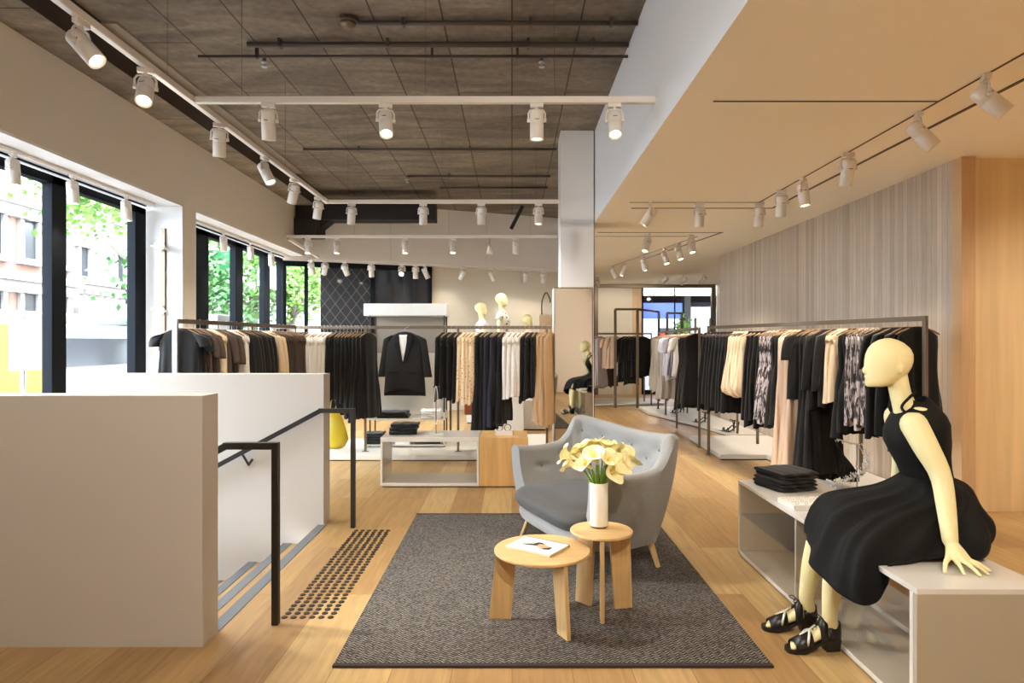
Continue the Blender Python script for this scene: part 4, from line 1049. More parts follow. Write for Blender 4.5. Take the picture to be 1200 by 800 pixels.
# grey plinths behind the rack
for (x, y, w, h, lb) in ((TX(598)*10.3, 10.3, 0.42, 0.62, 'grey square plinth seen under the white skirts'), (TX(622)*10.9, 10.9, 0.5, 0.5, 'lower pale plinth right of the grey plinth')):
    t = thing('display_plinth', lb, 'plinth', (x, y, 0)); MB().box(-w/2, w/2, -w/2, w/2, 0.02, h).build('plinth_body', M['plinth'], t, bevel=0.004); MB().box(-w/2+0.02, w/2-0.02, -w/2+0.02, w/2-0.02, 0, 0.02).build('base', M['black_metal'], t)
yb = thing('tote_bag', 'yellow slouchy bag standing on the platform beside the white parapet', 'bag', (TX(396)*8.45 - 0.06, 8.45, 0.071))
rr = []
for z_, w_, d2 in ((0, 0.08, 0.05), (0.03, 0.14, 0.07), (0.12, 0.19, 0.09), (0.25, 0.17, 0.085), (0.40, 0.12, 0.05), (0.50, 0.07, 0.03)):
    rr.append([(w_*math.cos(a)*(1+0.05*math.sin(5*a+z_*20)) + 0.05*(0.3-z_), d2*math.sin(a)*(1+0.12*math.sin(4*a+z_*30)), z_) for a in [2*PI*i/28 for i in range(28)]])
MB().loft(rr).build('bag_body', M['yellow'], yb, smooth=True); MB().tube(catmull([(-0.04,0,0.48), (-0.03,0,0.62), (0.0,0,0.68), (0.03,0,0.62), (0.03,0,0.48)], 14), 0.008, 8).build('handle', M['yellow'], yb, smooth=True)

# ------------------------------------------------------------------ garments
def garment_mesh(kind, length, m, seed):
    """a hanging garment: width along x, depth along y, top at z=0"""
    rnd = random.Random(seed)
    W = {'top': [(0,.065,.012),(.018,.11,.02),(.05,.185,.026),(.10,.195,.03),(.22,.185,.034),(.6,.20,.038),(1,.215,.04)],
         'dress': [(0,.065,.012),(.018,.10,.02),(.05,.165,.026),(.12,.17,.03),(.35,.155,.034),(.6,.20,.045),(1,.235,.055)],
         'maxi': [(0,.05,.012),(.014,.10,.02),(.04,.16,.026),(.12,.165,.03),(.35,.16,.036),(.7,.20,.05),(1,.235,.06)],
         'skirt': [(0,.10,.012),(.02,.12,.016),(.06,.125,.02),(.3,.155,.03),(.7,.19,.04),(1,.205,.045)],
         'trousers': [(0,.10,.014),(.03,.12,.02),(.1,.125,.024),(.5,.115,.026),(1,.11,.026)],
         'bubble': [(0,.07,.012),(.02,.10,.02),(.06,.14,.026),(.3,.15,.03),(.7,.20,.05),(.92,.225,.06),(1,.15,.03)]}[kind]
    amp = {'top': .010, 'dress': .016, 'maxi': .020, 'skirt': .014, 'trousers': .006, 'bubble': .014}[kind]
    def prof(v):
        for (a, w0, t0), (b, w1, t1) in zip(W, W[1:]):
            if v <= b:
                f = (v-a)/(b-a); return w0+(w1-w0)*f, t0+(t1-t0)*f
        return W[-1][1:]
    n, rows = 40, 20
    k1, k2 = rnd.uniform(3.2, 5.2), rnd.uniform(7, 10); p1, p2, p3 = [rnd.uniform(0, 6.28) for _ in range(3)]
    hem = rnd.choice([0, 0.03, 0.05, 0.02]); side = rnd.uniform(-.015, .015)
    rings = []
    for j in range(rows + 1):
        v = (j/rows)**1.25; w, t = prof(v); ring = []
        slope = 0.30 if kind in ('top', 'dress', 'maxi', 'bubble') else 0.05
        for i in range(n):
            a = 2*PI*i/n; ca, sa = math.cos(a), math.sin(a)
            x = w*math.copysign(abs(ca)**0.75, ca); u = x/0.2
            g = amp*min(1, v*1.6)
            y = t*math.copysign(abs(sa)**0.6, sa) + g*(math.sin(k1*u*PI + p1) + 0.5*math.sin(k2*u*PI + p2))*(0.4+0.6*abs(sa))
            z = -v*length
            if v < 0.14 and kind in ('top', 'dress', 'maxi', 'bubble'): z = -max(0, abs(x)-0.06)*slope - v*length*(0.6 + 2.8*v)
            z -= v*v*(hem*(abs(ca)**2) + 0.008*math.sin(k1*u*4 + p3))
            ring.append((x + side*v + 0.006*v*math.sin(p2 + 7*v), y, z))
        rings.append(ring)
    mb = MB(); mb.loft(rings, True, False)
    return mb.mesh('garment', m, True)
def sleeve_mesh(sgn, length, m, seed, wide=0.05, flare=1.0):
    rnd = random.Random(seed); rows = 10; rings = []
    for j in range(rows+1):
        v = j/rows; r = wide*(1 - 0.25*v*(1 if flare <= 1 else -0.6)); cx = sgn*(0.185 + 0.055*math.sin(v*1.4)); cz = -0.055 - v*length
        rings.append([(cx + r*math.cos(a)*0.9, r*0.62*math.sin(a)*(1+0.15*math.sin(3*a+seed+v*4)), cz + sgn*0*r + (-0.02*math.cos(a)*sgn if j < 2 else 0)) for a in [2*PI*i/14 for i in range(14)]])
    return MB().loft(rings, True, True).mesh('sleeve', m, True)
def hanger_mesh(m):
    mb = MB()
    mb.tube(catmull([(-0.185,0,-0.062), (-0.13,0,-0.034), (-0.05,0,-0.010), (0,0,-0.002), (0.05,0,-0.010), (0.13,0,-0.034), (0.185,0,-0.062)], 13), [0.007,0.009,0.010,0.010,0.010,0.009,0.009,0.009,0.010,0.010,0.010,0.009,0.007], 8, flat=0.8)
    return mb.mesh('clothes_hanger', m, True)
def hook_mesh():
    pts = [(0,0,0), (0,0,0.055)] + [(0, -0.019*math.cos(a) + 0.019 - 0.0, 0.062 + 0.019*math.sin(a)) for a in [PI*k/8*1.15 for k in range(9)]]
    pts = [(0,0,0), (0,0,0.04), (0.0,-0.012,0.055)] + [(0, -0.016*math.cos(a), 0.066 + 0.022*math.sin(a)) for a in [PI*k/8 for k in range(9)]]
    return MB().tube(pts, 0.0022, 6).mesh('hook', M['steel'], True)
_gm = {}
def gm(key, fn):
    if key not in _gm: _gm[key] = fn()
    return _gm[key]
NAMES = {'top': 'hanging_shirt', 'dress': 'hanging_dress', 'maxi': 'hanging_long_dress', 'skirt': 'hanging_skirt', 'trousers': 'hanging_trousers', 'bubble': 'hanging_blouse'}
CATS = {'top': 'shirt', 'dress': 'dress', 'maxi': 'dress', 'skirt': 'skirt', 'trousers': 'trousers', 'bubble': 'blouse'}
GZ = 1.595
gcount = 0
def hang(kind, mname, x, y, rz, bottom, label, group, suf='', sleeve=0.0, z=GZ, hm='gold_hanger', name=None, wide=0.05, hook=True):
    """one garment on its hanger"""
    global gcount
    gcount += 1
    L_ = round(z - bottom, 1); s_ = (z - bottom)/L_
    sd = gcount % 3
    me = gm((kind, mname, L_, sd), lambda: garment_mesh(kind, L_, M[mname], sd*7 + len(mname) + int(L_*10)))
    rnd = random.Random(gcount)
    o = bpy.data.objects.new(name or NAMES[kind], me); COL.objects.link(o)
    rr = rz + rnd.uniform(-0.10, 0.10)
    o.location = (x, y, z); o.rotation_euler = (0, 0, rr); o.scale = (1, 1, s_*rnd.uniform(0.97, 1.03))
    tag(o, label + suf, CATS[kind], group)
    if sleeve:
        for sg_ in (-1, 1):
            sm = gm(('sl', sg_, sleeve, mname, wide), lambda: sleeve_mesh(sg_, sleeve, M[mname], 3 + sg_, wide))
            c = bpy.data.objects.new('sleeve', sm); COL.objects.link(c); c.parent = o
    if hook:
        h = bpy.data.objects.new('clothes_hanger', gm(('h', hm), lambda: hanger_mesh(M[hm]))); COL.objects.link(h)
        h.location = (x, y, z + 0.003); h.rotation_euler = (0, 0, rr)
        tag(h, 'clothes hanger carrying ' + hang.short + suf, 'hanger', 'hangers of ' + group)
        k_ = bpy.data.objects.new('hook', gm('hk', hook_mesh)); COL.objects.link(k_); k_.parent = h
    return o
hang.short = 'a garment'
ORDS = ['first', 'second', 'third', 'fourth', 'fifth', 'sixth', 'seventh', 'eighth', 'ninth']
def suffix(i, n, label, side):
    if n < 2: return ''
    room = 16 - max(len(label.split()), 9)
    t = [', %s of %d' % (ORDS[i], n), ', %s %s' % (ORDS[i], side)]
    return t[1] if len(label.split()) + len(t[1].split()) - 1 <= 15 else ', %s one' % ORDS[i]
def rack(label, a, b, posts, rear=(), ztop=1.68, z0=0.0):
    """a, b rail ends; posts fractions along the rail; rear: (x, y) of rear posts joined by a crossbar"""
    t = thing('clothes_rack', label, 'clothes rack', (a[0], a[1], z0)); A = Vector((0,0,0)); B = Vector((b[0]-a[0], b[1]-a[1], 0)); up = Vector((0,0,1))
    zt_ = ztop - z0
    MB().beam(A + up*(zt_-0.02), B + up*(zt_-0.02), 0.014, 0.040).build('rail', M['bronze'], t, bevel=0.002)
    rot = math.atan2(B.y, B.x)
    for f in posts:
        f, zb_ = f if isinstance(f, tuple) else (f, 0.0)
        p = A.lerp(B, f); MB().cbox((p.x, p.y, (zt_+zb_)/2), (0.03, 0.03, zt_-zb_), rot).build('post', M['bronze'], t, bevel=0.002)
        MB().cbox((p.x, p.y, zb_+0.004), (0.08, 0.05, 0.006), rot).build('foot_plate', M['bronze'], t)
    for (x, y, f) in rear:
        p = A.lerp(B, f); q = Vector((x-a[0], y-a[1], 0))
        MB().cbox((q.x, q.y, (zt_-0.3+0.071)/2), (0.03, 0.03, zt_-0.3-0.071), rot).build('post', M['bronze'], t, bevel=0.002)
        MB().beam(p + up*(zt_-0.32), q + up*(zt_-0.32), 0.02, 0.025).build('crossbar', M['bronze'], t)
    return t

# near right rack
RA, RB = (3.215, 4.98), (2.565, 8.35)
rack('long bronze rack of dark clothes along the timber wall, nearest on the right', RA, RB, (0.0, 1.0), ((3.68, 6.75, 0.5), (3.38, 8.81, 0.97)), z0=0.0)
rotR = math.atan2(RB[1]-RA[1], RB[0]-RA[0]) - PI/2
def rx(y, A=RA, B=RB): return A[0] + (B[0]-A[0])*(y-A[1])/(B[1]-A[1])
def run(ys, kind, mname, bottom, label, group, short, rot=rotR, A=RA, B=RB, **k):
    hang.short = short
    for i, y in enumerate(ys):
        hang(kind, mname, rx(y, A, B), y, rot, bottom + 0.02*math.sin(y*40), label, group, suffix(i, len(ys), label, 'from the camera'), **k)
fr_ = lambda a, b, n: [a + (b-a)*i/(n-1) for i in range(n)] if n > 1 else [a]
run([5.05], 'dress', 'black_cloth', 0.62, 'black sleeveless dress hanging at the near end of the right rack behind the mannequin head', 'near right rack, first black dress', 'the first black dress of the right rack', name=None)
run(fr_(5.14, 5.34, 3), 'top', 'black_cloth', 0.70, 'black top hanging just behind the first dress of the right rack', 'near right rack, black tops', 'a black top behind the first dress', sleeve=0.3)
run(fr_(5.42, 5.60, 4), 'top', 'sequin', 0.80, 'black and silver sequinned top left of the mannequin head on the right rack', 'near right rack, near sequinned tops', 'a sequinned top beside the mannequin head')
run([5.67, 5.73], 'dress', 'black_cloth', 0.66, 'black flared dress between the sequinned tops and the cream top', 'near right rack, flared black dresses', 'a flared black dress')
run([5.80, 5.86], 'top', 'cream_cloth', 0.95, 'cream sleeveless top among black clothes on the right rack', 'near right rack, cream tops', 'a cream sleeveless top')
run(fr_(5.93, 6.07, 2), 'top', 'charcoal', 0.90, 'black long-sleeved top just left of the cream sleeveless top', 'near right rack, long-sleeved tops', 'a black long-sleeved top', sleeve=0.5)
run([6.14, 6.21, 6.28], 'maxi', 'black_cloth', 0.17, 'floor-length black gown on the right rack', 'near right rack, black gowns', 'a floor-length black gown')
run([6.37], 'top', 'charcoal', 0.92, 'black short-sleeved top between the long black gowns and the blush gowns', 'near right rack, short-sleeved top', 'a black short-sleeved top', sleeve=0.25, wide=0.07)
run([6.45, 6.53, 6.60], 'maxi', 'blush_cloth', 0.24, 'floor-length blush gown hanging on the right rack', 'near right rack, blush gowns', 'a floor-length blush gown')
run(fr_(6.68, 6.74, 2), 'dress', 'charcoal', 0.62, 'dark lace dress just left of the blush gowns', 'near right rack, lace dresses', 'a dark lace dress')
run(fr_(6.80, 6.95, 3), 'dress', 'sequin', 0.66, 'long sequinned dress in the middle of the right rack', 'near right rack, sequinned dresses', 'a long sequinned dress')
run(fr_(7.02, 7.26, 4), 'skirt', 'black_cloth', 0.58, 'black skirt right of the cream blouses on the right rack', 'near right rack, black skirts', 'a black skirt')
run(fr_(7.34, 7.62, 5), 'bubble', 'cream_cloth', 0.86, 'pale cream bubble-hem blouse on the right rack', 'near right rack, bubble-hem blouses', 'a bubble-hem blouse', hm='dark_hanger')
run(fr_(7.69, 8.25, 8), 'skirt', 'black_cloth', 0.66, 'black dress at the far end of the near right rack', 'near right rack, far black dresses', 'a black dress at the far end', hm='dark_hanger')
# far right rack
FA, FB = (2.62, 8.95), (3.06, 13.4)
rotF = math.atan2(FB[1]-FA[1], FB[0]-FA[0]) - PI/2
rack('far right bronze rack of greige and white clothes, half hidden behind the near one', FA, FB, (0.0, (0.45, 0.0), (0.75, 0.071), (1.0, 0.071)), ((3.45, 9.8, 0.15), (3.45, 12.6, 0.8)))
kw = dict(rot=rotF, A=FA, B=FB)
run(fr_(9.05, 9.55, 6), 'dress', 'black_cloth', 0.60, 'black dress at the near end of the far right rack', 'far right rack, black dresses', 'a black dress on the far right rack', **kw)
run(fr_(9.62, 9.74, 2), 'dress', 'charcoal', 0.48, 'charcoal dress next to the white top on the far right rack', 'far right rack, charcoal dresses', 'a charcoal dress', **kw)
run([9.95, 10.05], 'top', 'white_cloth', 0.95, 'white short-sleeved top on the far right rack', 'far right rack, white tops', 'a white short-sleeved top', sleeve=0.2, wide=0.07, **kw)
run(fr_(10.2, 10.6, 5), 'top', 'stripe', 0.96, 'grey striped top on the far right rack', 'far right rack, striped tops', 'a grey striped top', **kw)
run(fr_(10.8, 11.2, 4), 'top', 'lavender_cloth', 0.90, 'pale grey loose blouse on the far right rack', 'far right rack, pale blouses', 'a pale grey blouse', sleeve=0.25, wide=0.08, **kw)
run(fr_(11.4, 12.0, 6), 'maxi', 'grey_cloth', 0.46, 'long greige pleated dress on the far right rack', 'far right rack, greige dresses', 'a long greige dress', **kw)
run(fr_(12.2, 13.2, 7), 'maxi', 'tan_cloth' if False else 'grey_cloth', 0.55, 'greige dress at the far end of the far right rack', 'far right rack, last greige dresses', 'a greige dress at the far end', **kw)
# farthest rack by the beige wall
rack('farthest bronze rack in front of the beige wall beside the shop window', (1.86, 14.8), (3.22, 14.8), (0.0, 1.0), z0=0.0)
def frun(xs, kind, mname, bottom, label, group, short, y=14.8, rot=R(35), **k):
    hang.short = short
    for i, x in enumerate(xs): hang(kind, mname, x, y, rot, bottom + 0.015*math.sin(x*50), label, group, suffix(i, len(xs), label, 'from the left'), **k)
frun([1.93, 1.99, 2.05], 'maxi', 'lavender_cloth', 0.42, 'pale lavender long dress at the left end of the farthest rack', 'farthest rack, lavender dresses', 'a lavender dress')
frun([2.28, 2.40], 'top', 'blush_cloth', 0.85, 'pale pink blouse on the farthest rack', 'farthest rack, pink blouses', 'a pale pink blouse', rot=R(14), sleeve=0.2, wide=0.07)
frun([2.20, 2.33], 'skirt', 'brown_cloth', 0.42, 'brown skirt hanging lower behind the pink blouse', 'farthest rack, brown skirts', 'a brown skirt', y=15.25, z=0.98, rot=R(20), hook=False)
frun([2.62, 2.72, 2.82, 2.92, 3.02], 'top', 'black_cloth', 0.66, 'black long-sleeved top on the farthest rack right of the pink blouse', 'farthest rack, black tops', 'a black top on the farthest rack', rot=R(22), sleeve=0.5)
frun([2.68, 2.86], 'skirt', 'green_cloth', 0.50, 'dark green skirt hanging lower behind the black tops', 'farthest rack, green skirts', 'a green skirt', y=15.25, z=0.98, rot=R(20), hook=False)
lr = rack('low back rail behind the farthest rack holding skirts', (1.95, 15.25), (3.15, 15.25), (0.0, 1.0), ztop=1.02)
fg = thing('display_arch', 'tall empty bronze frame standing before the farthest rack', 'display arch', (0, 0, 0))
pf = [(TX(721)*14.3, 14.3), (TX(747)*14.3, 14.3), (TX(772)*15.6, 15.6)]
for (x, y) in pf: MB().cbox((x, y, 1.10), (0.055, 0.055, 2.20)).build('post', M['bronze'], fg, bevel=0.003)
MB().beam((pf[0][0], pf[0][1], 2.20), (pf[1][0], pf[1][1], 2.20), 0.05, 0.05).beam((pf[1][0], pf[1][1], 2.20), (pf[2][0], pf[2][1], 2.20), 0.05, 0.05).build('top_bar', M['bronze'], fg, bevel=0.003)
fg2 = thing('display_arch', 'dark bronze upright frame in front of the far shop window', 'display arch', (0, 0, 0))
for (x, y) in ((TX(772)*15.6 + 0.35, 16.2), (TX(799)*16.4, 16.4)): MB().cbox((x, y, 1.10), (0.055, 0.055, 2.20)).build('post', M['bronze_dark'], fg2, bevel=0.003)
MB().beam((TX(772)*15.6+0.35, 16.2, 2.2), (TX(799)*16.4, 16.4, 2.2), 0.05, 0.05).build('top_bar', M['bronze_dark'], fg2)

# middle rack
MY = 8.2
rack('long bronze rail of the middle rack carrying the blazer', (-3.05, MY), (0.50, MY), (0.0, (0.33, 0.071), (0.665, 0.071), 0.985))
def mrun(x0, x1, n, kind, mname, bottom, label, group, short, rot=None, **k):
    hang.short = short
    for i, xp in enumerate(fr_(x0, x1, n)):
        hang(kind, mname, TX(xp)*MY, MY, R(64) if rot is None else rot, bottom + 0.02*math.sin(xp*3), label, group, suffix(i, n, label, 'from the left'), **k)
mrun(521, 540, 4, 'top', 'black_cloth', 0.78, 'black top right of the blazer on the middle rack', 'middle rack, black tops by the blazer', 'a black top beside the blazer')
mrun(545, 560, 4, 'top', 'lace', 0.74, 'cream lace top on the middle rack', 'middle rack, lace tops', 'a cream lace top')
mrun(565, 571, 2, 'maxi', 'black_cloth', 0.33, 'long black dress just right of the lace tops', 'middle rack, long black dresses', 'a long black dress')
mrun(576, 582, 2, 'maxi', 'navy_cloth', 0.40, 'long midnight blue dress on the middle rack', 'middle rack, blue dresses', 'a midnight blue dress')
mrun(586, 590, 2, 'dress', 'black_cloth', 0.50, 'black dress just left of the white tops on the middle rack', 'middle rack, black dresses', 'a black dress by the white tops')
mrun(596, 614, 4, 'top', 'white_cloth', 0.80, 'white pleated top on the middle rack', 'middle rack, white tops', 'a white pleated top')
mrun(619, 629, 3, 'top', 'black_cloth', 0.78, 'black top between the white tops and the tan dresses', 'middle rack, black tops by the tan dresses', 'a black top by the tan dresses')
mrun(634, 645, 3, 'maxi', 'tan_cloth', 0.47, 'long tan dress at the right end of the middle rack', 'middle rack, tan dresses', 'a long tan dress')
mrun(330, 337, 2, 'top', 'cream_cloth', 0.90, 'beige blouse with gathered sleeve near the corner of the racks', 'middle rack, beige blouses', 'a beige blouse', rot=R(20), sleeve=0.4)
mrun(343, 361, 4, 'top', 'charcoal', 0.80, 'charcoal top behind the white parapet on the middle rack', 'middle rack, charcoal tops', 'a charcoal top')
mrun(367, 388, 6, 'top', 'white_cloth', 0.76, 'white top showing over the right end of the white parapet', 'middle rack, left white tops', 'a white top by the parapet')
mrun(394, 416, 6, 'top', 'black_cloth', 0.74, 'black top right of the white tops above the yellow bag', 'middle rack, left black tops', 'a black top above the yellow bag')
mrun(419, 432, 4, 'dress', 'black_cloth', 0.50, 'black dress at the left edge of the shelf unit', 'middle rack, left black dresses', 'a black dress by the shelf unit')
hang.short = 'a rust bag'
# left rack behind the parapet
LA, LB = (-2.955, 5.62), (-2.70, 7.95)
rotL = math.atan2(LB[1]-LA[1], LB[0]-LA[0]) - PI/2
lrk = rack('bronze and steel rack behind the white parapet, near the windows', LA, LB, (0.55, 1.0))
MB().cbox((0, 0, 0.84), (0.045, 0.03, 1.68)).build('post', M['steel'], lrk, bevel=0.002)
kl = dict(rot=rotL, A=LA, B=LB)
run([5.68], 'top', 'black_cloth', 0.95, 'black cap-sleeved blouse at the window end of the left rack', 'left rack, black blouse', 'the black cap-sleeved blouse', sleeve=0.10, wide=0.075, **kl)
run([5.78], 'top', 'charcoal', 0.95, 'dark blouse with ruffled sleeve second on the left rack', 'left rack, ruffled blouse', 'the ruffled blouse', sleeve=0.16, wide=0.07, **kl)
run([5.88, 5.98], 'top', 'brown_cloth', 0.95, 'dark brown top before the first cream top on the left rack', 'left rack, brown tops', 'a dark brown top', sleeve=0.2, **kl)
run([6.10], 'top', 'cream_cloth', 0.92, 'cream top between brown tops on the left rack', 'left rack, cream top', 'the cream top of the left rack', **kl)
run([6.20, 6.30], 'top', 'brown_cloth', 0.92, 'brown top between the cream and the white top on the left rack', 'left rack, middle brown tops', 'a brown top by the cream one', sleeve=0.3, **kl)
run([6.42, 6.52], 'top', 'white_cloth', 0.90, 'bright white top in the middle of the left rack', 'left rack, white tops', 'a bright white top', **kl)
run(fr_(6.62, 7.0, 5), 'top', 'charcoal', 0.88, 'dark top right of the bright white top on the left rack', 'left rack, dark tops', 'a dark top of the left rack', sleeve=0.4, **kl)
run([7.12, 7.22], 'top', 'cream_cloth', 0.88, 'beige top near the inner corner of the left rack', 'left rack, beige tops', 'a beige top near the corner', sleeve=0.4, **kl)
run(fr_(7.34, 7.85, 6), 'top', 'brown_cloth', 0.85, 'brown top in the inner corner of the left rack', 'left rack, corner tops', 'a brown top in the corner', **kl)
nb = []
for k in range(30):
    a = 2*PI*k/30; nb.append((0.022*math.sin(a), 0, -0.13 + 0.13*math.cos(a)))
o = MB().tube(nb + nb[:1], 0.004, 6).build('necklace', M['crystal'], None, (TX(318)*7.15, 7.10, 1.52), rz=R(10)); tag(o, 'long pale necklace looped over the rail of the left rack', 'necklace')
# shopping bag glimpsed under the lace tops
o = MB().prism([(-0.12,-0.04), (0.10,-0.05), (0.12,0.04), (-0.10,0.05)], 0, 0.36).build('shoulder_bag', M['rust_cloth'], None, (TX(554)*9.0, 9.0, 0.45), bevel=0.02)
tag(o, 'rust coloured bag hanging below the cream lace tops', 'bag')
MB().tube(catmull([(-0.08,0,0.34), (-0.04,0,0.65), (0.0,0,0.78), (0.04,0,0.65), (0.08,0,0.34)], 16), 0.006, 6).build('strap', M['rust_cloth'], o)
rack('thin back rail holding the rust bag behind the middle rack', (TX(528)*9.0, 9.0), (TX(583)*9.0, 9.0), (0.0, 1.0), ztop=1.24, z0=0.07)

# ------------------------------------------------------------------ the blazer
bz = thing('blazer', 'black open blazer over a white top hanging outward on the middle rack', 'blazer', (TX(475)*8.07, 8.03, 1.595), R(-8))
rings = []; rows = 22; n = 48
for j in range(rows+1):
    v = j/rows; z = -v*0.80
    w = 0.085 + (0.215-0.085)*min(1, v/0.07)**0.6 if v < 0.07 else 0.215 + 0.055*v
    t = 0.02 + 0.05*min(1, v/0.2)
    ring = []
    for i in range(n):
        a = 2*PI*i/n; ca, sa = math.cos(a), math.sin(a)
        x = w*math.copysign(abs(ca)**0.85, ca); y = t*math.copysign(abs(sa)**0.7, sa)
        zz = z - (0.30*max(0, abs(x)-0.07) if v < 0.12 else 0)
        if sa < 0 and v > 0.8: zz += 0.10*(v-0.8)/0.2*(1-abs(ca)*0.6)
        y += 0.006*math.sin(5*a + 3*v)*v
        ring.append((x, y, zz))
    rings.append(ring)
MB().loft(rings, True, False).build('body', M['charcoal'], bz, smooth=True)
MB().loft([[(0.07*math.cos(a)*k, -0.070 + 0.004*math.sin(a), z) for a in [2*PI*i/12 for i in range(12)]] for z, k in ((-0.03, 0.75), (-0.10, 0.70), (-0.25, 0.42), (-0.36, 0.08))]).build('white_inner_top', M['white_cloth'], bz, smooth=True)
for s_ in (-1, 1):
    MB().loft([[(s_*0.045, -0.05, 0.0), (s_*0.095, -0.052, -0.03), (s_*0.095, -0.060, -0.03), (s_*0.045, -0.062, 0.0)], [(s_*0.050, -0.074, -0.13), (s_*0.115, -0.070, -0.13), (s_*0.115, -0.080, -0.13), (s_*0.050, -0.084, -0.13)], [(s_*0.004, -0.078, -0.37), (s_*0.03, -0.078, -0.37), (s_*0.03, -0.085, -0.37), (s_*0.004, -0.087, -0.37)]]).build('lapel', M['black_cloth'], bz)
    MB().cbox((s_*0.125, -0.078, -0.50), (0.13, 0.012, 0.03), m=Matrix.Rotation(s_*0.08, 3, 'Y')).build('pocket_flap', M['black_cloth'], bz, bevel=0.003)
    r2 = []
    for j in range(12):
        v = j/11; r_ = 0.062 - 0.010*v
        r2.append([(s_*(0.215 + 0.085*v) + r_*math.cos(a), 0.005 + r_*0.7*math.sin(a), -0.06 - 0.50*v - s_*0.03*math.cos(a)*(1-v)) for a in [2*PI*i/16 for i in range(16)]])
    MB().loft(r2).build('sleeve', M['charcoal'], bz, smooth=True)
hh = bpy.data.objects.new('clothes_hanger', gm(('h', 'dark_hanger'), lambda: hanger_mesh(M['dark_hanger']))); COL.objects.link(hh); hh.location = (TX(475)*8.07, 8.03, 1.60); hh.rotation_euler = (0, 0, R(-8))
tag(hh, 'dark hanger carrying the black blazer', 'hanger')
MB().tube([(0,0,0), (0,0.02,0.05), (0,0.15,0.066), (0,0.17,0.085), (0,0.185,0.07)], 0.003, 6).build('hook', M['steel'], hh)

# ------------------------------------------------------------------ heeled shoes on the platforms
def heel_pair(x, y, z, label, rz):
    for k, dx in enumerate((0, 0.10)):
        t = thing('heeled_sandal', label + (', left one' if k == 0 else ', right one'), 'shoe', (x + dx*math.cos(rz) , y + dx*math.sin(rz) , z), rz + R(-20))
        MB().loft([[(w_, yy, zz + 0.0), (-w_, yy, zz), (-w_, yy, zz+0.008), (w_, yy, zz+0.008)] for w_, yy, zz in ((0.015, -0.22, 0.012), (0.034, -0.19, 0.003), (0.036, -0.14, 0.003), (0.025, -0.08, 0.035), (0.022, -0.03, 0.085), (0.020, 0.01, 0.10))]).build('sole', M['leather'], t)
        MB().loft([[(0.018*math.cos(a), 0.0+0.018*math.sin(a), 0.10) for a in [2*PI*i/10 for i in range(10)]], [(0.006*math.cos(a), 0.006*math.sin(a)+0.005, 0.0) for a in [2*PI*i/10 for i in range(10)]]]).build('heel', M['leather'], t)
        MB().tube(catmull([(-0.034,-0.16,0.01), (-0.03,-0.155,0.045), (0,-0.15,0.058), (0.03,-0.155,0.045), (0.034,-0.16,0.01)], 12), 0.009, 8).build('toe_strap', M['leather'], t)
        MB().tube(catmull([(-0.022,-0.0,0.105), (-0.034,-0.01,0.17), (0,-0.06,0.18), (0.034,-0.01,0.17), (0.022,0.0,0.105), (0,0.02,0.16), (-0.022,0,0.105)], 20), 0.006, 8).build('ankle_strap', M['black_cloth'], t)
heel_pair(3.48, 10.05, 0.071, 'black strappy heeled sandal on the platform, nearest pair by the timber wall', R(-70))
heel_pair(3.36, 11.15, 0.071, 'black strappy heeled sandal on the platform, middle pair', R(-70))
heel_pair(3.32, 12.60, 0.071, 'black strappy heeled sandal on the platform, farthest pair', R(-70))

# ------------------------------------------------------------------ crystal collar on its stand
cs = thing('jewellery_stand', 'thin stand on the platform holding the crystal collar beside the bench', 'jewellery stand', (3.30, 6.12, 0.071))
MB().box(-0.06, 0.06, -0.06, 0.06, 0, 0.01).build('base', M['plinth'], cs); MB().tube([(0,0,0.01), (0,0,0.42)], 0.007, 8).build('post', M['steel'], cs)
MB().tube(catmull([(-0.25,0,0.35), (-0.20,-0.01,0.47), (-0.1,-0.02,0.445), (0.0,0,0.42), (0.04,-0.02,0.36)], 16), 0.006, 8).build('arm', M['crystal'], cs, smooth=True)
rnd = random.Random(4); cr = MB()
path = catmull([(-0.23,-0.02,0.47), (-0.10,-0.02,0.44), (0.03,-0.02,0.42), (0.07,-0.02,0.30), (0.05,-0.03,0.20), (-0.05,-0.05,0.14), (-0.15,-0.05,0.09), (-0.27,-0.04,0.06)], 60)
for i, p in enumerate(path):
    m_ = 1 if i < 24 else 7
    for k in range(m_):
        q = p + Vector((rnd.gauss(0, .016), rnd.gauss(0, .02), rnd.gauss(0, .016)))*(0.4 if i < 24 else 1.0); s_ = rnd.uniform(.004, .009)
        cr.add([q+Vector((0,0,s_*1.6)), q+Vector((s_,0,0)), q+Vector((0,s_,0)), q+Vector((-s_,0,0)), q+Vector((0,-s_,0)), q-Vector((0,0,s_*1.6))], [(0,1,2),(0,2,3),(0,3,4),(0,4,1),(5,2,1),(5,3,2),(5,4,3),(5,1,4)])
o = cr.build('crystal_collar', M['crystal'], None, (3.30, 6.10, 0.075)); tag(o, 'tangled silver crystal collar draped on the thin stand', 'necklace')
sc_ = MB().loft([[(-0.21 + 0.02*k + w_*math.cos(a)*0.5, -0.03 + 0.02*math.sin(a*2+k), 0.40 - 0.048*k) for a in [2*PI*i/12 for i in range(12)]] for k, w_ in enumerate((0.03, 0.07, 0.10, 0.13, 0.15, 0.17, 0.18, 0.17))]).build('scarf', M['black_cloth'], None, (3.32, 6.16, 0.075), smooth=True)
tag(sc_, 'small black scarf hanging behind the crystal collar', 'scarf')

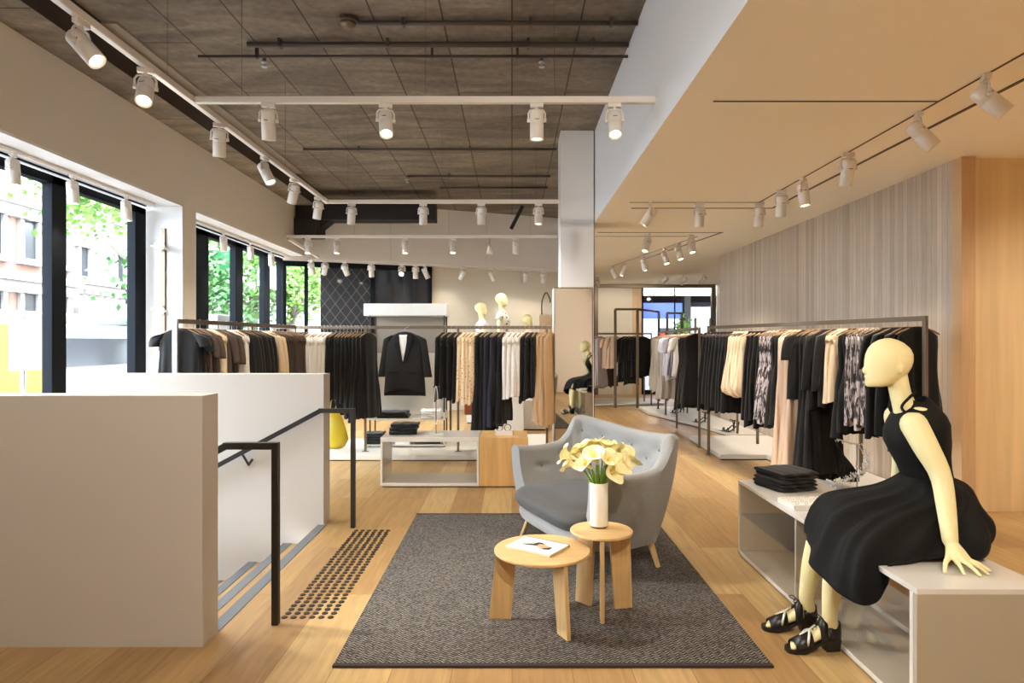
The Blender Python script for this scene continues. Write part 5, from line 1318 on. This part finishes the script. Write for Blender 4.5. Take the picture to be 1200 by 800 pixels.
# ------------------------------------------------------------------ mannequins
def remeshed(mb, name, m, voxel, parent, loc=(0,0,0), rz=0, smooth_it=6):
    me = mb.mesh(name + '_raw', m)
    tmp = bpy.data.objects.new('tmp', me); COL.objects.link(tmp)
    md = tmp.modifiers.new('r', 'REMESH'); md.mode = 'VOXEL'; md.voxel_size = voxel; md.use_smooth_shade = True
    s2_ = tmp.modifiers.new('s', 'SMOOTH'); s2_.factor = 0.5; s2_.iterations = smooth_it
    dg = bpy.context.evaluated_depsgraph_get(); dg.update()
    out = bpy.data.meshes.new_from_object(tmp.evaluated_get(dg), depsgraph=dg)
    bpy.data.objects.remove(tmp)
    out.materials.clear(); out.materials.append(m); out.name = name
    out.polygons.foreach_set('use_smooth', [True]*len(out.polygons))
    o = bpy.data.objects.new(name, out); COL.objects.link(o); o.parent = parent; o.location = loc; o.rotation_euler = (0,0,rz)
    return o
def ering(c, rx_, ry_, n=28, z=None, p=1.0): return [(c[0] + rx_*math.copysign(abs(math.cos(a))**p, math.cos(a)), c[1] + ry_*math.copysign(abs(math.sin(a))**p, math.sin(a)), c[2]) for a in [2*PI*i/n for i in range(n)]]
def head(mb, ox, oy, oz, s=1.0, face=-1):
    """egg head facing -x (face=-1), origin at the chin height under the face"""
    prof = [(0.0, 0.012, 0.080, 0.022), (0.006, 0.004, 0.112, 0.036), (0.020, 0.001, 0.140, 0.048), (0.045, 0.004, 0.172, 0.061), (0.07, 0.000, 0.200, 0.069), (0.095, -0.001, 0.214, 0.074), (0.125, 0.001, 0.222, 0.0775), (0.155, 0.006, 0.222, 0.077), (0.185, 0.018, 0.208, 0.069), (0.21, 0.040, 0.180, 0.054), (0.226, 0.068, 0.150, 0.033), (0.234, 0.098, 0.120, 0.010)]
    rs = []
    for z, f, b, hw in prof:
        c = (f+b)/2; rx_ = (b-f)/2; ring = []
        for i in range(32):
            a = 2*PI*i/32; ca, sa = math.cos(a), math.sin(a)
            ring.append((ox - face*(c + rx_*ca)*s, oy + hw*math.copysign(abs(sa)**0.92, sa)*(1 - 0.16*max(0, -ca))*s, oz + z*s))
        rs.append(ring)
    mb.loft(rs)
    mb.ell((ox + face*0.002*s, oy, oz + 0.080*s), (0.013*s, 0.010*s, 0.019*s), 8)
    mb.ell((ox - face*0.006*s, oy, oz + 0.100*s), (0.010*s, 0.007*s, 0.024*s), 8)
    mb.ell((ox - face*0.008*s, oy, oz + 0.048*s), (0.010*s, 0.020*s, 0.007*s), 8)
    for sg_ in (-1, 1):
        mb.ell((ox - face*0.125*s, oy + sg_*0.0735*s, oz + 0.090*s), (0.014*s, 0.006*s, 0.026*s), 8)
def limb(mb, pts, rad, n=20, k=14):
    P = catmull(pts, k); Rr = catmull([(r, 0, 0) for r in rad], k)
    mb.tube(P, [q.x for q in Rr], n)
    mb.ell(P[0], (rad[0],)*3, 8); mb.ell(P[-1], (rad[-1],)*3, 8)

# seated mannequin
CY = 3.08
mq = thing('mannequin', 'seated cream mannequin in a black dress on the white bench', 'mannequin', (2.0, CY, BH_ + 0.001))
OF = Vector((-2.0, -CY, -(BH_ + 0.001)))
body = MB()
head(body, 1.700, CY, 1.262)
limb(body, [(1.850, CY, 1.315), (1.872, CY, 1.22), (1.905, CY, 1.12)], [0.047, 0.047, 0.058])
tr_ = []
for z, cx, rx_, ry_ in ((0.528, 2.05, 0.11, 0.14), (0.56, 2.05, 0.145, 0.178), (0.63, 2.05, 0.145, 0.185), (0.72, 2.025, 0.115, 0.152), (0.83, 1.995, 0.092, 0.115), (0.92, 1.965, 0.105, 0.132), (1.01, 1.945, 0.122, 0.148), (1.08, 1.945, 0.100, 0.140), (1.13, 1.94, 0.066, 0.100), (1.165, 1.93, 0.058, 0.085), (1.18, 1.92, 0.04, 0.05)):
    tr_.append(ering((cx, CY, z), rx_, ry_))
body.loft(tr_)
# near arm, propped on the bench
limb(body, [(1.842, 2.935, 1.100), (1.868, 2.885, 1.0), (1.905, 2.845, 0.885), (1.90, 2.80, 0.75), (1.887, 2.757, 0.625)], [0.058, 0.053, 0.043, 0.038, 0.031])
hz = BH_ + 0.010
def hand(mb, wrist, kn, tips, thumb0, thumb1, r=0.0088):
    w = Vector(wrist)
    for k_ in kn: limb(mb, [w, (w + Vector(k_))/2 + Vector((0,0,0.004)), k_], [0.026, 0.018, 0.0115], 14, 8)
    for a, b in zip(kn, tips):
        a, b = Vector(a), Vector(b); m1 = a.lerp(b, 0.45) + Vector((0,0,0.006)); limb(mb, [a, m1, b], [r*1.1, r, r*0.78], 12, 8)
    a, b = Vector(thumb0), Vector(thumb1); limb(mb, [w, a, a.lerp(b, 0.5) + Vector((-0.006,0,0.004)), b], [0.022, 0.014, 0.010, 0.008], 12, 10)
hand(body, (1.887, 2.752, 0.612), [(1.932, 2.705, 0.556), (1.914, 2.692, 0.558), (1.892, 2.686, 0.558), (1.870, 2.690, 0.552)], [(1.982, 2.655, hz), (1.950, 2.622, hz), (1.905, 2.603, hz), (1.850, 2.618, hz)], (1.858, 2.722, 0.568), (1.786, 2.640, hz))
# far arm
limb(body, [(1.93, 3.215, 1.105), (1.97, 3.26, 1.0), (2.02, 3.32, 0.88), (2.03, 3.36, 0.75), (2.03, 3.385, 0.625)], [0.056, 0.052, 0.043, 0.038, 0.031])
hand(body, (2.03, 3.385, 0.612), [(2.06, 3.42, 0.556), (2.04, 3.43, 0.558), (2.02, 3.43, 0.558), (2.0, 3.425, 0.552)], [(2.09, 3.47, hz), (2.06, 3.49, hz), (2.02, 3.49, hz), (1.98, 3.48, hz)], (2.0, 3.40, 0.568), (1.95, 3.42, hz))
# legs
limb(body, [(2.04, CY-0.085, 0.622), (1.80, 2.975, 0.622), (1.590, 2.985, 0.605), (1.530, 3.02, 0.42), (1.520, 3.06, 0.19), (1.530, 3.07, 0.125)], [0.092, 0.078, 0.060, 0.052, 0.036, 0.034], 20, 24)
limb(body, [(2.04, CY+0.085, 0.622), (1.80, 3.175, 0.622), (1.590, 3.185, 0.605), (1.525, 3.22, 0.42), (1.500, 3.26, 0.19), (1.512, 3.265, 0.125)], [0.092, 0.078, 0.060, 0.052, 0.036, 0.034], 20, 24)
def foot(mb, hx, hy, ang):
    c, s = math.cos(ang), math.sin(ang)
    rs = []
    for x, z, w, h in ((0.010, 0.095, 0.020, 0.018), (-0.01, 0.10, 0.028, 0.032), (-0.06, 0.095, 0.029, 0.036), (-0.11, 0.068, 0.031, 0.028), (-0.155, 0.044, 0.036, 0.017), (-0.185, 0.034, 0.036, 0.012)):
        rs.append([(hx + c*x - s*w*math.cos(a), hy + s*x + c*w*math.cos(a), z + h*math.sin(a)) for a in [2*PI*i/16 for i in range(16)]])
    mb.loft(rs)
    for k in range(5):
        yy = -0.028 + k*0.014; ln = (0.225, 0.222, 0.216, 0.210, 0.202)[k]; r_ = (0.0095, 0.0075, 0.0072, 0.007, 0.0068)[k]
        a = (hx - c*0.180 - s*yy, hy - s*0.180 + c*yy, 0.036); b = (hx - c*ln - s*yy, hy - s*ln + c*yy, 0.030)
        limb(mb, [a, b], [r_, r_], 10, 4)
F1 = (1.552, 3.075, R(4)); F2 = (1.530, 3.27, R(-6))
foot(body, *F1); foot(body, *F2)
remeshed(body, 'body', M['mannequin'], 0.0042, mq, OF, smooth_it=5)
def shoe(hx, hy, ang):
    L0 = Vector((hx, hy, 0)) + OF
    W_ = [(-0.245, 0.012), (-0.238, 0.026), (-0.215, 0.039), (-0.17, 0.044), (-0.12, 0.038), (-0.07, 0.032), (-0.02, 0.031), (0.012, 0.024), (0.022, 0.010)]
    def topz(x): return 0.022 if x < -0.16 else 0.022 + 0.046*min(1, (x+0.16)/0.11)**1.0
    s_ = MB(); rs = []
    for x, w in W_:
        zt_ = topz(x); zb_ = 0.0 if x < -0.15 else min(zt_-0.014, 0.055*min(1, (x+0.15)/0.09))
        rs.append([(x, -w, zb_), (x, w, zb_), (x, w*1.02, zt_), (x, -w*1.02, zt_)])
    s_.loft(rs)
    sh_ = s_.build('shoe', M['leather'], mq, L0, ang, bevel=0.003)
    MB().loft([[(x, -w, z) for x, w in ()]] if False else [[(-0.055, -0.026, 0), (0.012, -0.024, 0), (0.012, 0.024, 0), (-0.055, 0.026, 0)], [(-0.066, -0.030, 0.056), (0.020, -0.026, 0.056), (0.020, 0.026, 0.056), (-0.066, 0.030, 0.056)]]).build('heel', M['leather'], sh_, bevel=0.003)
    def arch(x0, x1, h0, h1, w0, w1, nm, m_, th=0.006, span=1.0, zoff=0):
        nn = 17; mb = MB(); A_, B_ = [], []
        for q in range(nn):
            a = PI*(0.5 - span/2) + PI*span*q/(nn-1)
            A_.append(Vector((x0, w0*math.cos(a), topz(x0) - 0.004 + zoff + h0*math.sin(a)))); B_.append(Vector((x1, w1*math.cos(a), topz(x1) - 0.004 + zoff + h1*math.sin(a))))
        mb.loft([A_, [a.lerp(b, 0.5) + Vector((0,0,0.002)) for a, b in zip(A_, B_)], B_], False, False)
        return mb.build(nm, m_, sh_, smooth=True, solid=th)
    arch(-0.212, -0.125, 0.034, 0.062, 0.041, 0.040, 'vamp', M['leather'])
    arch(-0.125, -0.062, 0.063, 0.105, 0.038, 0.036, 'side_strap', M['leather'], span=1.0) if False else None
    arch(-0.088, -0.052, 0.078, 0.104, 0.037, 0.036, 'ankle_band', M['leather'])
    arch(-0.205, -0.190, 0.038, 0.042, 0.043, 0.0435, 'silver_trim', M['silver'], 0.003, 0.45) if False else None
    # heel counter
    mb = MB(); A_, B_, C_ = [], [], []
    for q in range(19):
        a = -PI*0.62 + PI*1.24*q/18; rxx, ryy = 0.052, 0.033
        px, py = -0.028 + rxx*math.cos(a), ryy*math.sin(a); lift = 0.5 + 0.5*math.cos(a)
        A_.append((px, py, 0.058)); B_.append((px + 0.002, py*1.03, 0.085)); C_.append((px - 0.002, py*0.95, 0.108 + 0.028*lift))
    mb.loft([A_, B_, C_], False, False).build('heel_counter', M['leather'], sh_, smooth=True, solid=0.006)
    ss = MB().tube([(-0.178, 0, 0.079), (-0.150, 0, 0.092), (-0.125, 0, 0.104), (-0.100, 0, 0.122)], 0.008, 8, flat=0.35)
    for dy in (-1, 1): ss.tube([(-0.128 - 0.030*q/6, dy*0.0405*math.sin(R(82)*q/6), 0.0365 - 0.004*q/6 + 0.066*math.cos(R(82)*q/6)) for q in range(7)], 0.006, 8, flat=0.5)
    ss.build('silver_strap', M['silver'], sh_, smooth=True)
    lc = MB()
    for k in range(4): lc.tube([(-0.118+0.016*k, -0.014, 0.104+0.012*k), (-0.108+0.016*k, 0.014, 0.112+0.012*k)], 0.0022, 6)
    for dy in (-1, 1): lc.tube(catmull([(-0.065, 0, 0.152), (-0.085, dy*0.02, 0.172), (-0.10, dy*0.035, 0.160), (-0.075, dy*0.012, 0.150)], 10), 0.002, 6)
    lc.build('laces', M['black_cloth'], sh_)
shoe(*F1); shoe(*F2)
# dress: bodice, halter strap and skirt
dr_r = []
for z, cx, rx_, ry_ in ((0.80, 2.00, 0.104, 0.126), (0.83, 1.995, 0.101, 0.124), (0.88, 1.98, 0.104, 0.130), (0.94, 1.960, 0.118, 0.143), (1.00, 1.946, 0.133, 0.156), (1.05, 1.945, 0.130, 0.158), (1.09, 1.952, 0.122, 0.152), (1.125, 1.953, 0.106, 0.135), (1.155, 1.953, 0.084, 0.104), (1.185, 1.948, 0.064, 0.066), (1.205, 1.935, 0.050, 0.050)):
    dr_r.append([(p[0], p[1], p[2] + (0.012*math.cos(2*math.atan2(p[1]-CY, p[0]-cx)) if z > 1.1 else 0)) for p in ering((cx, CY, z), rx_, ry_, 40)])
dress = MB().loft(dr_r, True, False).build('dress', M['black_dress'], mq, OF, smooth=True, solid=0.004)
MB().tube(catmull([(1.885, CY-0.075, 1.12), (1.848, CY-0.045, 1.165), (1.880, CY-0.052, 1.215), (1.915, CY-0.035, 1.235), (1.928, CY, 1.243), (1.915, CY+0.035, 1.235), (1.880, CY+0.052, 1.215), (1.848, CY+0.045, 1.165), (1.885, CY+0.075, 1.12)], 40), 0.013, 10, flat=0.45).build('halter_strap', M['black_dress'], dress, smooth=True)
waist = [(1.995 + 0.105*math.cos(a), CY + 0.127*math.sin(a), 0.835) for a in [PI + 2*PI*i/14 for i in range(14)]]
r1 = [(1.995 + kx*math.cos(a), CY + ky*math.sin(a), z) for a, kx, ky, z in [(PI + 2*PI*i/14, [0.22,0.22,0.20,0.17,0.16,0.165,0.17,0.20,0.17,0.165,0.16,0.17,0.20,0.22][i], 0.20, [0.775,0.77,0.765,0.76,0.76,0.77,0.78,0.79,0.78,0.77,0.76,0.76,0.765,0.77][i]) for i in range(14)]]
r2_ = [(1.555, 3.08, 0.722), (1.56, 2.95, 0.712), (1.64, 2.86, 0.69), (1.78, 2.835, 0.69), (1.92, 2.825, 0.69), (2.06, 2.845, 0.70), (2.15, 2.92, 0.71), (2.20, 3.08, 0.715), (2.15, 3.24, 0.71), (2.06, 3.32, 0.70), (1.92, 3.34, 0.69), (1.78, 3.34, 0.69), (1.67, 3.32, 0.69), (1.60, 3.22, 0.715)]
r3 = [(1.49, 3.08, 0.655), (1.455, 2.93, 0.63), (1.50, 2.80, 0.60), (1.63, 2.765, 0.60), (1.86, 2.765, 0.60), (2.07, 2.80, 0.62), (2.19, 2.90, 0.64), (2.24, 3.08, 0.65), (2.20, 3.27, 0.64), (2.09, 3.36, 0.62), (1.88, 3.38, 0.60), (1.72, 3.38, 0.60), (1.60, 3.34, 0.61), (1.54, 3.24, 0.65)]
r4 = [(1.455, 3.08, 0.575), (1.405, 2.92, 0.53), (1.455, 2.77, 0.48), (1.555, 2.725, 0.475), (1.80, 2.755, 0.545), (2.06, 2.79, 0.55), (2.17, 2.90, 0.57), (2.23, 3.08, 0.585), (2.18, 3.28, 0.57), (2.07, 3.37, 0.55), (1.86, 3.39, 0.545), (1.70, 3.38, 0.55), (1.57, 3.36, 0.54), (1.51, 3.25, 0.57)]
r5 = [(1.425, 3.08, 0.510), (1.375, 2.92, 0.44), (1.455, 2.77, 0.365), (1.545, 2.715, 0.375), (1.70, 2.765, 0.530), (2.02, 2.79, 0.528), (2.10, 2.90, 0.535), (2.14, 3.08, 0.54), (2.10, 3.27, 0.535), (2.00, 3.35, 0.528), (1.84, 3.37, 0.528), (1.70, 3.36, 0.53), (1.56, 3.35, 0.49), (1.49, 3.25, 0.50)]
NU = 168
loops = [catmull(q, NU, True) for q in (waist, r1, r2_, r3, r4, r5)]
cols_ = [catmull([l[i] for l in loops], 34) for i in range(NU)]
sk = []
for j in range(34):
    v = j/33; ring = []
    for i in range(NU):
        p = cols_[i][j]; u = 2*PI*i/NU
        a = Vector((p.x-1.93, p.y-CY, 0)); a = a.normalized() if a.length > 1e-5 else Vector((1,0,0))
        f = (1 - 2*abs(math.sin(4.5*u + 1.1*math.sin(2*u) + 0.9*v)))*0.60 + (1 - 2*abs(math.sin(8.5*u + 1.7 + 1.3*v)))*0.32 + math.sin(23*u+3*v)*0.10
        am = 0.026*min(1, v*1.9)*(1 - 0.45*max(0, (v-0.8)/0.2))
        q = p + a*am*f + Vector((0,0,0.010*f*min(1, v*2)*(1 if v < 0.75 else 0.3)))
        if q.x > 1.575 - 0.02 and q.x < 2.105 and q.z < BH_ + 0.006 and p.x > 1.60: q.z = BH_ + 0.006
        ring.append(q)
    sk.append(ring)
MB().loft(sk, True, False).build('skirt', M['black_dress'], dress, smooth=True, solid=0.003)

# standing mannequins at the back wall
def standing(name_label, x, y, z0, h, facing, arm_bend, top_m, top_label, sleeve=True):
    """feet at z0, total height h; built facing -x then turned"""
    t = thing('mannequin', name_label, 'mannequin', (x, y, z0), facing)
    s = h/1.78; mb = MB()
    head(mb, -0.085*s, 0, 1.545*s, s)
    limb(mb, [(0.03*s, 0, 1.60*s), (0.02*s, 0, 1.50*s), (0.0, 0, 1.42*s)], [0.048*s, 0.046*s, 0.055*s])
    tor = [(0.86, 0.0, 0.10, 0.165), (0.95, 0.0, 0.105, 0.165), (1.04, 0.0, 0.085, 0.13), (1.12, 0.0, 0.08, 0.115), (1.22, -0.01, 0.10, 0.135), (1.30, -0.01, 0.105, 0.15), (1.38, 0.0, 0.085, 0.165), (1.43, 0.0, 0.06, 0.12), (1.46, 0.0, 0.04, 0.06)]
    mb.loft([ering((cx*s, 0, z*s), a*s, b*s, 24) for z, cx, a, b in tor])
    for sg_ in (-1, 1):
        if arm_bend and sg_ == -1: pts = [(0,-0.165*s,1.385*s), (0.06*s,-0.25*s,1.24*s), (0.09*s,-0.31*s,1.12*s), (0.02*s,-0.22*s,1.05*s), (-0.05*s,-0.15*s,1.0*s)]
        else: pts = [(0, sg_*0.165*s, 1.385*s), (0.01*s, sg_*0.20*s, 1.22*s), (0.015*s, sg_*0.215*s, 1.10*s), (-0.01*s, sg_*0.225*s, 0.97*s), (-0.04*s, sg_*0.23*s, 0.86*s)]
        limb(mb, pts, [0.05*s, 0.043*s, 0.037*s, 0.031*s, 0.024*s], 14)
        w = Vector(pts[-1])
        for k in range(4): limb(mb, [w, w + Vector((-0.02 - 0.012*k, 0, -0.09))*s, w + Vector((-0.02 - 0.014*k, 0, -0.165 + 0.01*abs(k-1)))*s], [0.018*s, 0.010*s, 0.007*s], 8, 6)
        limb(mb, [w, w + Vector((-0.045, 0, -0.04))*s, w + Vector((-0.06, 0, -0.09))*s], [0.015*s, 0.010*s, 0.008*s], 8, 6)
        limb(mb, [(0, sg_*0.085*s, 0.88*s), (-0.01*s, sg_*0.085*s, 0.68*s), (-0.01*s, sg_*0.08*s, 0.48*s), (0.015*s, sg_*0.078*s, 0.30*s), (0.02*s, sg_*0.075*s, 0.075*s)], [0.088*s, 0.07*s, 0.052*s, 0.05*s, 0.032*s], 16, 18)
        limb(mb, [(0.03*s, sg_*0.075*s, 0.04*s), (-0.08*s, sg_*0.08*s, 0.035*s), (-0.17*s, sg_*0.085*s, 0.022*s)], [0.036*s, 0.032*s, 0.020*s], 12, 8)
    remeshed(mb, 'body', M['mannequin'], 0.011, t, smooth_it=4)
    cl = [(0.93, 0.0, 0.125, 0.19), (1.04, 0.0, 0.10, 0.15), (1.12, 0.0, 0.095, 0.135), (1.22, -0.01, 0.115, 0.152), (1.30, -0.01, 0.118, 0.166), (1.375, 0.0, 0.098, 0.172), (1.42, 0.0, 0.075, 0.13), (1.445, 0.0, 0.062, 0.085)]
    g_ = MB().loft([ering((cx*s, 0, z*s), a*s, b*s, 30) for z, cx, a, b in cl], True, False).build('blouse', M[top_m], t, smooth=True, solid=0.004)
    if sleeve:
        for sg_ in (-1, 1):
            e = (0.045*s, sg_*0.225*s, 1.28*s) if not (arm_bend and sg_ == -1) else (0.05*s, -0.235*s, 1.27*s)
            MB().tube([(0, sg_*0.135*s, 1.405*s), (0.01*s, sg_*0.175*s, 1.37*s), e], [0.055*s, 0.068*s, 0.066*s], 16, False).build('sleeve', M[top_m], g_, smooth=True, solid=0.003)
    bt = [(0.94, 0.112, 0.175), (0.86, 0.118, 0.185), (0.7, 0.13, 0.2), (0.5, 0.15, 0.22)]
    MB().loft([[(p[0]*(1+0.05*math.sin(9*i_)), p[1]*(1+0.05*math.sin(9*i_)), p[2]) for i_, p in enumerate(ering((0, 0, z*s), a*s, b*s, 30))] for z, a, b in bt], True, False).build('skirt', M['black_cloth' if top_m == 'floral' else top_m], t, smooth=True, solid=0.004)
    return t
PY = 11.6
for (x, y, w, h, lb) in ((TX(590)*PY, PY, 0.55, 0.56, 'white plinth under the mannequin in the spotted top'), (TX(566)*PY, PY + 0.1, 0.42, 0.42, 'white plinth under the mannequin in pale blue'), (TX(619)*12.2, 12.2, 0.5, 0.26, 'white plinth under the third back mannequin')):
    t = thing('display_plinth', lb, 'plinth', (x, y, 0)); MB().box(-0.30, 0.19, -w/2*0.8, w/2*0.8, 0.02, h).build('plinth_body', M['plinth'], t, bevel=0.004); MB().box(-0.28, 0.17, -w/2*0.75, w/2*0.75, 0, 0.02).build('base', M['black_metal'], t)
standing('tall cream mannequin in a white top with black spots at the back wall', TX(589)*PY, PY, 0.562, 1.80, R(170), True, 'floral', '', True)
standing('cream mannequin in a pale blue draped top left of the spotted one', TX(565)*(PY+0.1), PY + 0.1, 0.422, 1.78, R(195), False, 'pale_blue_cloth', '', True)
standing('cream mannequin at the right of the back wall, only its head above the rack', TX(619)*12.2, 12.2, 0.262, 1.74, R(160), False, 'white_cloth', '', True)
hb = thing('handbag', 'white bag with a tall looped handle hanging at the right of the back wall', 'bag', (TX(640)*12.4, 12.4, 0.95))
MB().box(-0.13, 0.13, -0.04, 0.04, 0, 1.05).build('bag_body', M['cream_cloth'], hb, bevel=0.02); MB().tube(catmull([(-0.08,0,1.03), (-0.08,0,1.3), (0,0,1.48), (0.07,0,1.36), (0.08,0,1.28)], 16), 0.012, 8).build('handle', M['bronze_dark'], hb, smooth=True)
t = thing('display_plinth', 'slim pedestal under the white looped bag', 'plinth', (TX(640)*12.4, 12.4, 0)); MB().box(-0.15, 0.15, -0.15, 0.15, 0.02, 0.948).build('plinth_body', M['plinth'], t, bevel=0.003); MB().box(-0.13, 0.13, -0.13, 0.13, 0, 0.02).build('base', M['black_metal'], t)
# low wall shelf behind the mannequins
